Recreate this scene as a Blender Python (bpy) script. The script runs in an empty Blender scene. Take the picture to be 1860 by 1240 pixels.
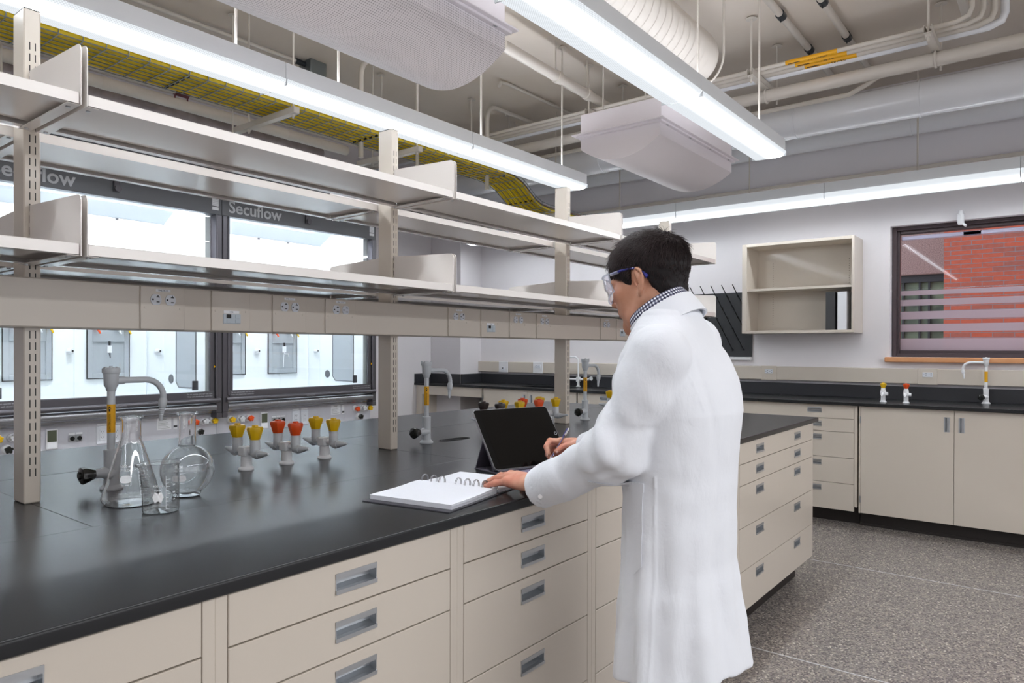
import bpy, math, random
import numpy as np
from mathutils import Vector, Matrix
random.seed(7)
C = bpy.context.scene.collection
sc = bpy.context.scene
PI = math.pi
R = math.radians

# ------------------------------------------------------------ camera
cam_d = bpy.data.cameras.new('camera')
cam = bpy.data.objects.new('camera', cam_d)
C.objects.link(cam)
sc.camera = cam
FPX, PPY, YAW, PIT, ROL, CAMH = 1274.3, 639.6, 0.66402, -0.004693, -0.002587, 1.30
_f = np.array([math.cos(YAW) * math.cos(PIT), math.sin(YAW) * math.cos(PIT), math.sin(PIT)])
_r = np.array([math.sin(YAW), -math.cos(YAW), 0.0])
_u = np.cross(_r, _f)
_r, _u = _r * math.cos(ROL) - _u * math.sin(ROL), _u * math.cos(ROL) + _r * math.sin(ROL)
cam.matrix_world = Matrix(((_r[0], _u[0], -_f[0], 0), (_r[1], _u[1], -_f[1], 0), (_r[2], _u[2], -_f[2], CAMH), (0, 0, 0, 1)))
cam_d.sensor_fit = 'HORIZONTAL'
cam_d.sensor_width = 36
cam_d.lens = FPX / 1860 * 36
cam_d.shift_y = (PPY - 620) / 1860
cam_d.clip_start = 0.02
cam_d.clip_end = 200

# ------------------------------------------------------------ light, world, exposure
LENS_CORE = 33.0      # luminaire lamp zone
LENS_EDGE = 0.47      # perforated flanks of the luminaire
HOOD_LAMP = 34.0
CEILING_FILL = 7.0  # strength of the strips added to brighten the ceiling
EXPO = 0.92
sc.view_settings.view_transform = 'Standard'
sc.view_settings.look = 'None'
sc.view_settings.gamma = 1
sc.view_settings.exposure = EXPO
sc.view_settings.use_curve_mapping = False
sc.cycles.use_denoising = True
sc.cycles.max_bounces = 10
sc.cycles.diffuse_bounces = 5
sc.cycles.glossy_bounces = 5
sc.cycles.transmission_bounces = 8
sc.cycles.transparent_max_bounces = 12
sc.cycles.caustics_reflective = False
sc.cycles.caustics_refractive = False
sc.cycles.sample_clamp_indirect = 4.0
w = bpy.data.worlds.new('world')
sc.world = w
w.use_nodes = True
wn = w.node_tree
wbg = wn.nodes['Background']
sky = wn.nodes.new('ShaderNodeTexSky')
sky.sky_type = 'NISHITA'
sky.sun_disc = False
sky.sun_elevation = R(40)
wmx = wn.nodes.new('ShaderNodeMix'); wmx.data_type = 'RGBA'; wmx.inputs['Factor'].default_value = 0.6
wn.links.new(sky.outputs['Color'], wmx.inputs[6]); wmx.inputs[7].default_value = (3.4, 3.2, 3.0, 1)
wn.links.new(wmx.outputs[2], wbg.inputs['Color'])
wbg.inputs['Strength'].default_value = 0.34
# unseen fill lamps added behind the camera to brighten the room
def area(name, loc, rot, sx, sy, power, col=(0.95, 0.97, 1)):
    l = bpy.data.lights.new(name, 'AREA')
    l.shape = 'RECTANGLE'
    l.size, l.size_y, l.energy, l.color = sx, sy, power, col
    o = bpy.data.objects.new(name, l)
    o.location = loc
    o.rotation_euler = rot
    C.objects.link(o)
    return o
area('fill_lamp_row', (1.8, -1.3, 2.43), (0, 0, 0), 4.9, 0.25, 42)
area('fill_lamp_row', (-2.2, 1.4, 2.43), (0, 0, 0), 0.25, 3.0, 15)
area('rear_fill_light', (1.2, -3.1, 1.7), (R(90), 0, 0), 6.0, 1.7, 24)  # added soft fill on the near side; no window is built there

# ------------------------------------------------------------ materials
MATS = {}
def srgb(c):
    if isinstance(c, str):
        c = [int(c[i:i + 2], 16) / 255 for i in (0, 2, 4)]
    return tuple((x / 12.92 if x <= 0.04045 else ((x + 0.055) / 1.055) ** 2.4) for x in c[:3]) + (1,)
def mat(name, col, rough=0.5, metal=0.0, spec=0.5, coat=0.0, bump=None, emit=None, estr=0, trans=0, ior=1.45, noise=None, sub=0):
    m = bpy.data.materials.new(name)
    m.use_nodes = True
    nt = m.node_tree
    b = nt.nodes['Principled BSDF']
    b.inputs['Base Color'].default_value = srgb(col)
    b.inputs['Roughness'].default_value = rough
    b.inputs['Metallic'].default_value = metal
    b.inputs['Specular IOR Level'].default_value = spec
    b.inputs['Coat Weight'].default_value = coat
    b.inputs['Coat Roughness'].default_value = 0.08
    b.inputs['IOR'].default_value = ior
    b.inputs['Transmission Weight'].default_value = trans
    if sub:
        b.inputs['Subsurface Weight'].default_value = sub
        b.inputs['Subsurface Radius'].default_value = (0.01, 0.004, 0.002)
        b.inputs['Subsurface Scale'].default_value = 0.6
    if emit:
        b.inputs['Emission Color'].default_value = srgb(emit)
        b.inputs['Emission Strength'].default_value = estr
    if bump or noise:
        tc = nt.nodes.new('ShaderNodeTexCoord')
        if bump:
            n = nt.nodes.new('ShaderNodeTexNoise')
            n.inputs['Scale'].default_value = bump[0]
            n.inputs['Detail'].default_value = 4
            nt.links.new(tc.outputs['Object'], n.inputs['Vector'])
            bp = nt.nodes.new('ShaderNodeBump')
            bp.inputs['Strength'].default_value = bump[1]
            bp.inputs['Distance'].default_value = bump[2]
            nt.links.new(n.outputs['Fac'], bp.inputs['Height'])
            nt.links.new(bp.outputs['Normal'], b.inputs['Normal'])
        if noise:
            n = nt.nodes.new('ShaderNodeTexNoise')
            n.inputs['Scale'].default_value = noise[0]
            n.inputs['Detail'].default_value = 5
            nt.links.new(tc.outputs['Object'], n.inputs['Vector'])
            rp = nt.nodes.new('ShaderNodeValToRGB')
            rp.color_ramp.elements[0].position = 0.35
            rp.color_ramp.elements[1].position = 0.65
            rp.color_ramp.elements[0].color = srgb(noise[1])
            rp.color_ramp.elements[1].color = srgb(noise[2])
            nt.links.new(n.outputs['Fac'], rp.inputs['Fac'])
            nt.links.new(rp.outputs['Color'], b.inputs['Base Color'])
    MATS[name] = m
    return m
def nodes_of(name):
    nt = MATS[name].node_tree
    return nt, nt.nodes['Principled BSDF']
def emis(name, col, s):
    m = bpy.data.materials.new(name)
    m.use_nodes = True
    nt = m.node_tree
    nt.nodes.remove(nt.nodes['Principled BSDF'])
    e = nt.nodes.new('ShaderNodeEmission')
    e.inputs['Color'].default_value = srgb(col)
    e.inputs['Strength'].default_value = s
    nt.links.new(e.outputs[0], nt.nodes['Material Output'].inputs['Surface'])
    MATS[name] = m
    return m

mat('beige', 'd0c7bb', 0.3, coat=0.25)            # lab furniture powder coat
mat('beige_gloss', 'ded8d3', 0.16, coat=0.5)      # shelving
mat('gap', '2a2420', 0.7)
mat('aluminium', 'c3c7cb', 0.32, metal=0.85)
mat('steel', 'a8abae', 0.3, metal=0.9)
mat('galvanised', '8f9799', 0.35, metal=0.8)
mat('upstand', '35363a', 0.35)
mat('epoxy', '27282a', 0.27, spec=0.33, bump=(60, 0.04, 0.001))
mat('epoxy_seam', '4c4d50', 0.5)
mat('toe', '241f1e', 0.45)
mat('wall', 'e6e3e6', 0.75, bump=(180, 0.08, 0.001))
mat('wall_warm', 'cfc9c6', 0.75)
mat('ceiling_paint', 'dad0c4', 0.85, noise=(1.3, 'd6ccbf', 'ded5ca'))
mat('pipe_paint', 'cfc9c0', 0.5)
mat('duct_paint', 'eceff4', 0.2, coat=0.3)
mat('duct_metal', '8d8486', 0.38, metal=0.55, noise=(9, '7d7577', '958d8e'))
mat('dark_metal', '3c4044', 0.4, metal=0.5)
mat('fixture_white', 'e9eef2', 0.4)
mat('beam_white', 'ece7ec', 0.45)
mat('white_plastic', 'e8e9ec', 0.35)
mat('fitting_grey', 'c6cbd0', 0.33, bump=(220, 0.12, 0.0005))
mat('fitting_white', 'eef0f3', 0.3)
mat('knob_yellow', 'dab00c', 0.38)
mat('knob_orange', 'dd4f18', 0.38)
mat('knob_black', '20211f', 0.22)
mat('knob_dark', '322a27', 0.3)
mat('knob_grey', 'd0d2d5', 0.35)
mat('label_yellow', 'e6a90b', 0.45)
mat('black', '111111', 0.4)
mat('ink', '26262a', 0.6)
mat('label_white', 'eef0f4', 0.5)
mat('outlet_white', 'dfe3ea', 0.4)
mat('outlet_grey', 'c2ccd4', 0.4)
mat('hood_white', 'eef2f6', 0.3)
mat('hood_grey', 'c9cad2', 0.4)
mat('hood_niche', 'a3a8ae', 0.4)
mat('hood_dark', '55565a', 0.35)
mat('hood_frame', '5e5c61', 0.28, metal=0.5)
mat('hood_rail', '9a9ba0', 0.22, metal=0.75)
mat('hood_header', '6a6c71', 0.4)
mat('letter_silver', 'c3c6cb', 0.4)
mat('lcd', '5b6150', 0.25)
mat('paper', 'dfe1e8', 0.7)
mat('notebook_cover', '3c3b42', 0.5)
mat('wire', '8f9093', 0.3, metal=0.9)
mat('tablet_body', 'b9bbc0', 0.3, metal=0.8)
mat('tablet_bezel', '08090a', 0.12, spec=0.3)
mat('screen', '040404', 0.15, spec=0.3)
mat('folio', '4b4752', 0.7)
mat('keycap', '77718a', 0.6)
mat('cable_yellow', 'd9bd19', 0.45)
mat('cable_brown', 'a07763', 0.5)
mat('maroon', '5d2b33', 0.4)
mat('wood', 'd89a68', 0.4, noise=(6, 'd19262', 'dca274'))
mat('bronze', '4e4346', 0.4, metal=0.3)
mat('blind', 'c6c4dd', 0.5)
mat('binder_black', '3c3d3f', 0.45, bump=(400, 0.3, 0.001))
mat('binder_white', 'e8ebf0', 0.35)
mat('pegboard', '2f3134', 0.4)
mat('skin', 'bf8c72', 0.5, sub=0.10, noise=(22, 'b98267', 'c49279'), bump=(260, 0.15, 0.0006))
mat('skin_hand', 'd59c86', 0.5, sub=0.12, noise=(26, 'cc8570', 'dca78f'), bump=(200, 0.2, 0.0008))
mat('nail', 'e8bfb2', 0.25)
mat('hair', '1b1718', 0.6, spec=0.25)
mat('hair_strand', '352b2b', 0.5, spec=0.25)
mat('trousers', '2c2f3a', 0.85)
mat('shoe', '1c1a1a', 0.4)
mat('temple', '3d3f8c', 0.25)
mat('button', 'f4f4f6', 0.3)
mat('decal', 'f2f3f5', 0.5)
mat('lip', 'b26a5c', 0.45)
mat('eye', 'e9e6e2', 0.15)
mat('iris', '2a1a12', 0.15)

# coat: white cotton, fine weave and creases
mat('coat', 'e3e6ec', 0.82)
nt, b = nodes_of('coat')
b.inputs['Sheen Weight'].default_value = 0.15
tc = nt.nodes.new('ShaderNodeTexCoord')
n1 = nt.nodes.new('ShaderNodeTexNoise'); n1.inputs['Scale'].default_value = 16; n1.inputs['Detail'].default_value = 5; n1.inputs['Distortion'].default_value = 0.8
n2 = nt.nodes.new('ShaderNodeTexNoise'); n2.inputs['Scale'].default_value = 70; n2.inputs['Detail'].default_value = 3
mp = nt.nodes.new('ShaderNodeMapping'); mp.inputs['Scale'].default_value = (1, 1, 0.45)
nt.links.new(tc.outputs['Object'], mp.inputs['Vector'])
nt.links.new(mp.outputs['Vector'], n1.inputs['Vector']); nt.links.new(tc.outputs['Object'], n2.inputs['Vector'])
ad = nt.nodes.new('ShaderNodeMath'); ad.operation = 'MULTIPLY_ADD'; ad.inputs[1].default_value = 0.15
nt.links.new(n2.outputs['Fac'], ad.inputs[0]); nt.links.new(n1.outputs['Fac'], ad.inputs[2])
bp = nt.nodes.new('ShaderNodeBump'); bp.inputs['Strength'].default_value = 0.45; bp.inputs['Distance'].default_value = 0.009
nt.links.new(ad.outputs[0], bp.inputs['Height']); nt.links.new(bp.outputs['Normal'], b.inputs['Normal'])

# gingham shirt
mat('gingham', 'ffffff', 0.8)
nt, b = nodes_of('gingham')
uv = nt.nodes.new('ShaderNodeTexCoord')
sp = nt.nodes.new('ShaderNodeSeparateXYZ'); nt.links.new(uv.outputs['UV'], sp.inputs[0])
fr = []
for ax in 'XY':
    a = nt.nodes.new('ShaderNodeMath'); a.operation = 'FRACT'; nt.links.new(sp.outputs[ax], a.inputs[0])
    g = nt.nodes.new('ShaderNodeMath'); g.operation = 'GREATER_THAN'; g.inputs[1].default_value = 0.5; nt.links.new(a.outputs[0], g.inputs[0]); fr.append(g)
s = nt.nodes.new('ShaderNodeMath'); s.operation = 'ADD'; nt.links.new(fr[0].outputs[0], s.inputs[0]); nt.links.new(fr[1].outputs[0], s.inputs[1])
s2 = nt.nodes.new('ShaderNodeMath'); s2.operation = 'MULTIPLY'; s2.inputs[1].default_value = 0.5; nt.links.new(s.outputs[0], s2.inputs[0])
rp = nt.nodes.new('ShaderNodeValToRGB'); rp.color_ramp.interpolation = 'CONSTANT'
rp.color_ramp.elements[0].color = srgb('eef0f5'); rp.color_ramp.elements[1].position = 0.9; rp.color_ramp.elements[1].color = srgb('23243a')
e = rp.color_ramp.elements.new(0.4); e.color = srgb('6d6f86')
nt.links.new(s2.outputs[0], rp.inputs['Fac']); nt.links.new(rp.outputs['Color'], b.inputs['Base Color'])

# glass
def glass(name, rough, ior, col='ffffff'):
    m = bpy.data.materials.new(name); m.use_nodes = True; nt = m.node_tree
    nt.nodes.remove(nt.nodes['Principled BSDF'])
    g = nt.nodes.new('ShaderNodeBsdfGlass'); g.inputs['Roughness'].default_value = rough; g.inputs['IOR'].default_value = ior; g.inputs['Color'].default_value = srgb(col)
    nt.links.new(g.outputs[0], nt.nodes['Material Output'].inputs['Surface']); MATS[name] = m
glass('glass_lab', 0.0, 1.47)
# thin sheet glass: see-through with a mirror sheen at grazing angles
def sheet(name, refl, tint, frost=0.0, fcol='c9c2c9'):
    m = bpy.data.materials.new(name); m.use_nodes = True; nt = m.node_tree
    nt.nodes.remove(nt.nodes['Principled BSDF'])
    t = nt.nodes.new('ShaderNodeBsdfTransparent'); t.inputs['Color'].default_value = srgb(tint)
    g = nt.nodes.new('ShaderNodeBsdfGlossy'); g.inputs['Roughness'].default_value = 0.02
    fz = nt.nodes.new('ShaderNodeLayerWeight'); fz.inputs['Blend'].default_value = 0.5
    pw = nt.nodes.new('ShaderNodeMath'); pw.operation = 'POWER'; pw.inputs[1].default_value = 4.0
    nt.links.new(fz.outputs['Facing'], pw.inputs[0])
    mu = nt.nodes.new('ShaderNodeMath'); mu.operation = 'MULTIPLY_ADD'; mu.inputs[1].default_value = 0.8 * refl; mu.inputs[2].default_value = 0.04 * refl
    nt.links.new(pw.outputs[0], mu.inputs[0])
    mx = nt.nodes.new('ShaderNodeMixShader')
    nt.links.new(mu.outputs[0], mx.inputs[0]); nt.links.new(t.outputs[0], mx.inputs[1]); nt.links.new(g.outputs[0], mx.inputs[2])
    out = mx
    if frost:
        d = nt.nodes.new('ShaderNodeBsdfTranslucent'); d.inputs['Color'].default_value = srgb(fcol)
        d2 = nt.nodes.new('ShaderNodeBsdfDiffuse'); d2.inputs['Color'].default_value = srgb(fcol)
        m1 = nt.nodes.new('ShaderNodeMixShader'); m1.inputs[0].default_value = 0.35
        nt.links.new(d.outputs[0], m1.inputs[1]); nt.links.new(d2.outputs[0], m1.inputs[2])
        m2 = nt.nodes.new('ShaderNodeMixShader'); m2.inputs[0].default_value = frost
        nt.links.new(mx.outputs[0], m2.inputs[1]); nt.links.new(m1.outputs[0], m2.inputs[2]); out = m2
    nt.links.new(out.outputs[0], nt.nodes['Material Output'].inputs['Surface']); MATS[name] = m
sheet('sash_glass', 0.9, 'fbfdfc')
sheet('glass_goggle', 1.2, 'fbfbff', 0.05, 'ffffff')
sheet('goggle_rim', 1.6, 'eef0f8', 0.5, 'eef0f8')
sheet('window_glass', 0.12, 'fafcff')
sheet('frosted', 0.5, 'ffffff', 0.8, 'cfc4ca')

# luminaire lens: bright lamp zone, perforated metal flanks lit from inside (x along the lamp, y across, in object space)
def lens_mat(name, core, edge, pitch):
    m = bpy.data.materials.new(name); m.use_nodes = True; nt = m.node_tree
    nt.nodes.remove(nt.nodes['Principled BSDF'])
    L = nt.links.new
    tc = nt.nodes.new('ShaderNodeTexCoord'); sp = nt.nodes.new('ShaderNodeSeparateXYZ'); L(tc.outputs['UV'], sp.inputs[0])
    def M(op, a, b=None):
        n = nt.nodes.new('ShaderNodeMath'); n.operation = op
        for i, v in enumerate((a, b)):
            if v is None: continue
            if isinstance(v, (int, float)): n.inputs[i].default_value = v
            else: L(v, n.inputs[i])
        return n.outputs[0]
    u, v = sp.outputs['X'], sp.outputs['Y']      # metres along / across
    hole = M('MULTIPLY', M('SINE', M('MULTIPLY', u, 2 * PI / pitch)), M('SINE', M('MULTIPLY', v, 2 * PI / pitch)))
    holes = M('MULTIPLY_ADD', hole, 0.22); nt.nodes[-1].inputs[2].default_value = 1.0
    g = M('POWER', 2.718, M('MULTIPLY', M('POWER', M('DIVIDE', M('ADD', v, 0.042), 0.022), 2.0), -1.0))
    core_v = M('MULTIPLY', g, core)
    ev = M('MULTIPLY', holes, edge)
    tot = M('ADD', core_v, ev)
    e = nt.nodes.new('ShaderNodeEmission'); e.inputs['Color'].default_value = (0.90, 0.95, 1.0, 1)
    L(tot, e.inputs['Strength'])
    L(e.outputs[0], nt.nodes['Material Output'].inputs['Surface']); MATS[name] = m
lens_mat('lens', LENS_CORE, LENS_EDGE, 0.010)
lens_mat('lens_wall_run', LENS_CORE * 0.8, LENS_EDGE, 0.010)
emis('hood_lamp', 'f4f9ff', HOOD_LAMP)
emis('ceiling_fill', 'f3f6ff', CEILING_FILL)

# perforated sheet (real hole pattern of the diffuser)
mat('perforated', 'd9d3d9', 0.5)
nt, b = nodes_of('perforated')
tc = nt.nodes.new('ShaderNodeTexCoord'); vo = nt.nodes.new('ShaderNodeTexVoronoi'); vo.inputs['Scale'].default_value = 105; vo.inputs['Randomness'].default_value = 0
L = nt.links.new
L(tc.outputs['UV'], vo.inputs['Vector'])
rp = nt.nodes.new('ShaderNodeValToRGB'); rp.color_ramp.elements[0].position = 0.22; rp.color_ramp.elements[1].position = 0.32
rp.color_ramp.elements[0].color = srgb('b4afb5'); rp.color_ramp.elements[1].color = srgb('efebef')
L(vo.outputs['Distance'], rp.inputs['Fac']); L(rp.outputs['Color'], b.inputs['Base Color'])

# floor: speckled terrazzo-look sheet with welded seams
mat('floor', '8f8a88', 0.27)
nt, b = nodes_of('floor'); L = nt.links.new
tc = nt.nodes.new('ShaderNodeTexCoord')
v1 = nt.nodes.new('ShaderNodeTexVoronoi'); v1.inputs['Scale'].default_value = 140
v2 = nt.nodes.new('ShaderNodeTexVoronoi'); v2.inputs['Scale'].default_value = 62
L(tc.outputs['Object'], v1.inputs['Vector']); L(tc.outputs['Object'], v2.inputs['Vector'])
sp = nt.nodes.new('ShaderNodeSeparateColor'); L(v1.outputs['Color'], sp.inputs[0])
rp = nt.nodes.new('ShaderNodeValToRGB'); rp.color_ramp.interpolation = 'CONSTANT'
cols = [(0, '615c5b'), (0.14, '7a7470'), (0.34, '918a85'), (0.56, '6f6b68'), (0.70, '9c948b'), (0.84, '857d7c'), (0.93, 'c0b8ac'), (0.975, '555252')]
rp.color_ramp.elements[0].color = srgb(cols[0][1]); rp.color_ramp.elements[1].position = cols[1][0]; rp.color_ramp.elements[1].color = srgb(cols[1][1])
for p_, c_ in cols[2:]:
    e = rp.color_ramp.elements.new(p_); e.color = srgb(c_)
L(sp.outputs[0], rp.inputs['Fac'])
sx = nt.nodes.new('ShaderNodeSeparateXYZ'); L(tc.outputs['Object'], sx.inputs[0])
def Mf(op, a, bb):
    n = nt.nodes.new('ShaderNodeMath'); n.operation = op
    for i, v in enumerate((a, bb)):
        if isinstance(v, (int, float)): n.inputs[i].default_value = v
        else: L(v, n.inputs[i])
    return n.outputs[0]
seam = Mf('LESS_THAN', Mf('ABSOLUTE', Mf('SUBTRACT', Mf('FRACT', Mf('DIVIDE', Mf('ADD', sx.outputs['X'], 0.715), 1.51), 0), 0.5), 0), 0.0025)
mx = nt.nodes.new('ShaderNodeMix'); mx.data_type = 'RGBA'
L(seam, mx.inputs['Factor']); L(rp.outputs['Color'], mx.inputs[6]); mx.inputs[7].default_value = srgb('c4c4c6')
L(mx.outputs[2], b.inputs['Base Color'])

# brick wall outside
mat('brick', 'b5654f', 0.85)
nt, b = nodes_of('brick'); L = nt.links.new
tc = nt.nodes.new('ShaderNodeTexCoord'); br = nt.nodes.new('ShaderNodeTexBrick')
mp = nt.nodes.new('ShaderNodeMapping')
L(tc.outputs['UV'], mp.inputs['Vector']); L(mp.outputs['Vector'], br.inputs['Vector'])
br.inputs['Scale'].default_value = 1.0; br.inputs['Brick Width'].default_value = 0.225; br.inputs['Row Height'].default_value = 0.0585
br.inputs['Mortar Size'].default_value = 0.005; br.inputs['Mortar Smooth'].default_value = 0.3
br.inputs['Color1'].default_value = srgb('a4503a'); br.inputs['Color2'].default_value = srgb('7a5048'); br.inputs['Mortar'].default_value = srgb('776a6c'); br.inputs['Bias'].default_value = -0.35
nz = nt.nodes.new('ShaderNodeTexNoise'); nz.inputs['Scale'].default_value = 25; nz.inputs['Detail'].default_value = 6
mx = nt.nodes.new('ShaderNodeMix'); mx.data_type = 'RGBA'; mx.blend_type = 'OVERLAY'; mx.inputs['Factor'].default_value = 0.25
L(tc.outputs['UV'], nz.inputs['Vector']); L(br.outputs['Color'], mx.inputs[6]); L(nz.outputs['Fac'], mx.inputs[7])
L(mx.outputs[2], b.inputs['Base Color'])
mat('aggregate', '8b7470', 0.9, noise=(90, '6f5c5a', 'a58d86'), bump=(120, 0.6, 0.004))
mat('outside_glass', '4e5a4c', 0.5, noise=(3.5, '3d473c', '6d7a62'))
mat('outside_dark', '2c2d2f', 0.5)
# ------------------------------------------------------------ mesh builder
class MB:
    def __init__(self):
        self.v, self.f, self.m, self.s, self.uv = [], [], [], [], None
        self.mi = 0; self.sm = False
    def add(self, vs, fs, smooth=None, T=None):
        o = len(self.v)
        if T is not None:
            vs = [tuple(T @ Vector(p)) for p in vs]
        self.v += [tuple(map(float, p)) for p in vs]
        for f in fs:
            self.f.append(tuple(i + o for i in f)); self.m.append(self.mi); self.s.append(self.sm if smooth is None else smooth)
        return self
    def mat(self, i): self.mi = i; return self
    def box(self, x0, x1, y0, y1, z0, z1, c=0.0, T=None):
        if x0 > x1: x0, x1 = x1, x0
        if y0 > y1: y0, y1 = y1, y0
        if z0 > z1: z0, z1 = z1, z0
        c = min(c, (x1 - x0) / 2.01, (y1 - y0) / 2.01, (z1 - z0) / 2.01)
        if c <= 0:
            vs = [(x, y, z) for x in (x0, x1) for y in (y0, y1) for z in (z0, z1)]
            fs = [(0, 1, 3, 2), (4, 6, 7, 5), (0, 4, 5, 1), (2, 3, 7, 6), (0, 2, 6, 4), (1, 5, 7, 3)]
            return self.add(vs, fs, False, T)
        vs, idx = [], {}
        for i, x in enumerate((x0, x1)):
            for j, y in enumerate((y0, y1)):
                for k, z in enumerate((z0, z1)):
                    dx, dy, dz = (c if i == 0 else -c), (c if j == 0 else -c), (c if k == 0 else -c)
                    for a, p in enumerate(((x, y + dy, z + dz), (x + dx, y, z + dz), (x + dx, y + dy, z))):
                        idx[i, j, k, a] = len(vs); vs.append(p)
        fs = []
        for i in (0, 1): fs.append([idx[i, 0, 0, 0], idx[i, 1, 0, 0], idx[i, 1, 1, 0], idx[i, 0, 1, 0]][::(-1 if i == 0 else 1)])
        for j in (0, 1): fs.append([idx[0, j, 0, 1], idx[0, j, 1, 1], idx[1, j, 1, 1], idx[1, j, 0, 1]][::(-1 if j == 0 else 1)])
        for k in (0, 1): fs.append([idx[0, 0, k, 2], idx[1, 0, k, 2], idx[1, 1, k, 2], idx[0, 1, k, 2]][::(-1 if k == 0 else 1)])
        for i in (0, 1):
            for j in (0, 1): fs.append([idx[i, j, 0, 0], idx[i, j, 0, 1], idx[i, j, 1, 1], idx[i, j, 1, 0]][::(1 if (i + j) % 2 else -1)][::-1])
        for i in (0, 1):
            for k in (0, 1): fs.append([idx[i, 0, k, 0], idx[i, 0, k, 2], idx[i, 1, k, 2], idx[i, 1, k, 0]][::(1 if (i + k) % 2 == 0 else -1)][::-1])
        for j in (0, 1):
            for k in (0, 1): fs.append([idx[0, j, k, 1], idx[0, j, k, 2], idx[1, j, k, 2], idx[1, j, k, 1]][::(1 if (j + k) % 2 else -1)][::-1])
        for i in (0, 1):
            for j in (0, 1):
                for k in (0, 1): fs.append([idx[i, j, k, 0], idx[i, j, k, 1], idx[i, j, k, 2]][::(1 if (i + j + k) % 2 else -1)])
        return self.add(vs, [tuple(f) for f in fs], False, T)
    def tube(self, pts, rad, n=12, caps=True, T=None, ref=None, star=None):
        pts = [Vector(p) for p in pts]
        if not hasattr(rad, '__len__'): rad = [rad] * len(pts)
        d0 = (pts[1] - pts[0]).normalized()
        a = Vector(ref) if ref else (Vector((0, 0, 1)) if abs(d0.z) < 0.9 else Vector((1, 0, 0)))
        a = (a - d0 * a.dot(d0)).normalized()
        vs = []
        for i, p in enumerate(pts):
            if i == 0: d = pts[1] - pts[0]
            elif i == len(pts) - 1: d = pts[-1] - pts[-2]
            else: d = (pts[i + 1] - pts[i]).normalized() + (pts[i] - pts[i - 1]).normalized()
            if d.length < 1e-9: d = pts[min(i + 1, len(pts) - 1)] - pts[max(i - 1, 0)]
            if d.length < 1e-9: d = d0
            d = d.normalized()
            a = (a - d * a.dot(d)).normalized()
            bb = d.cross(a)
            for k in range(n):
                t = 2 * PI * k / n
                rr = rad[i] * (star[k % len(star)] if star else 1)
                vs.append(p + (a * math.cos(t) + bb * math.sin(t)) * rr)
        fs = []
        for i in range(len(pts) - 1):
            for k in range(n):
                k2 = (k + 1) % n
                fs.append((i * n + k, i * n + k2, (i + 1) * n + k2, (i + 1) * n + k))
        self.add(vs, fs, not star, T)
        if caps:
            o = len(self.v) - len(vs)
            for ring, rev in ((0, True), (len(pts) - 1, False)):
                f = [o + ring * n + k for k in range(n)]
                self.f.append(tuple(f[::-1] if rev else f)); self.m.append(self.mi); self.s.append(False)
        return self
    def cyl(self, p0, p1, r, r1=None, n=16, **k): return self.tube([p0, p1], [r, r if r1 is None else r1], n, **k)
    def lathe(self, prof, c=(0, 0, 0), n=32, T=None, caps=(True, True), smooth=True):
        vs = [(c[0] + r * math.cos(2 * PI * k / n), c[1] + r * math.sin(2 * PI * k / n), c[2] + z) for r, z in prof for k in range(n)]
        fs = [(i * n + k, i * n + (k + 1) % n, (i + 1) * n + (k + 1) % n, (i + 1) * n + k) for i in range(len(prof) - 1) for k in range(n)]
        if caps[0]: fs.append(tuple(range(n))[::-1])
        if caps[1]: fs.append(tuple((len(prof) - 1) * n + k for k in range(n)))
        return self.add(vs, fs, smooth, T)
    def sphere(self, c, r, n=12, m=8, T=None, sc=(1, 1, 1)):
        prof = [(max(r * math.sin(PI * i / m), 1e-4), -r * math.cos(PI * i / m)) for i in range(m + 1)]
        vs = [(c[0] + sc[0] * a * math.cos(2 * PI * k / n), c[1] + sc[1] * a * math.sin(2 * PI * k / n), c[2] + sc[2] * z) for a, z in prof for k in range(n)]
        fs = [(i * n + k, i * n + (k + 1) % n, (i + 1) * n + (k + 1) % n, (i + 1) * n + k) for i in range(m) for k in range(n)]
        return self.add(vs, fs, True, T)
    def prism(self, poly, h0, h1, axis='z', T=None, smooth=False):
        # poly in the plane normal to axis (CCW seen from +axis: z->(x,y), x->(y,z), y->(z,x))
        def P(a, b, h): return {'z': (a, b, h), 'x': (h, a, b), 'y': (b, h, a)}[axis]
        n = len(poly)
        vs = [P(a, b, h0) for a, b in poly] + [P(a, b, h1) for a, b in poly]
        self.add(vs, [(i, (i + 1) % n, n + (i + 1) % n, n + i) for i in range(n)], smooth, T)
        o = len(self.v) - 2 * n
        self.f.append(tuple(o + i for i in range(n))[::-1]); self.f.append(tuple(o + n + i for i in range(n)))
        self.m += [self.mi] * 2; self.s += [False] * 2
        return self
    def quad(self, a, b, c, d, T=None): return self.add([a, b, c, d], [(0, 1, 2, 3)], False, T)
    def text(self, s, size, T, depth=0.0, font_scale=1.0, align='CENTER', mapf=None, bold=0.0):
        vs, fs = text_mesh(s, depth / size if size else 0, align, bold)
        vs = [(x * size * font_scale, y * size, z * size) for x, y, z in vs]
        if mapf: vs = [mapf(*p) for p in vs]
        return self.add(vs, fs, False, T)
_TXT = {}
def text_mesh(s, depth, align, bold):
    k = (s, round(depth, 4), align, bold)
    if k not in _TXT:
        cu = bpy.data.curves.new('t', 'FONT'); cu.body = s; cu.size = 1; cu.align_x = align; cu.align_y = 'CENTER'; cu.extrude = depth; cu.offset = bold
        cu.resolution_u = 3
        o = bpy.data.objects.new('t', cu); C.objects.link(o)
        dg = bpy.context.evaluated_depsgraph_get(); dg.update()
        me = o.evaluated_get(dg).to_mesh()
        _TXT[k] = ([tuple(v.co) for v in me.vertices], [tuple(p.vertices) for p in me.polygons])
        o.evaluated_get(dg).to_mesh_clear()
        bpy.data.objects.remove(o); bpy.data.curves.remove(cu)
    return _TXT[k]
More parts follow.
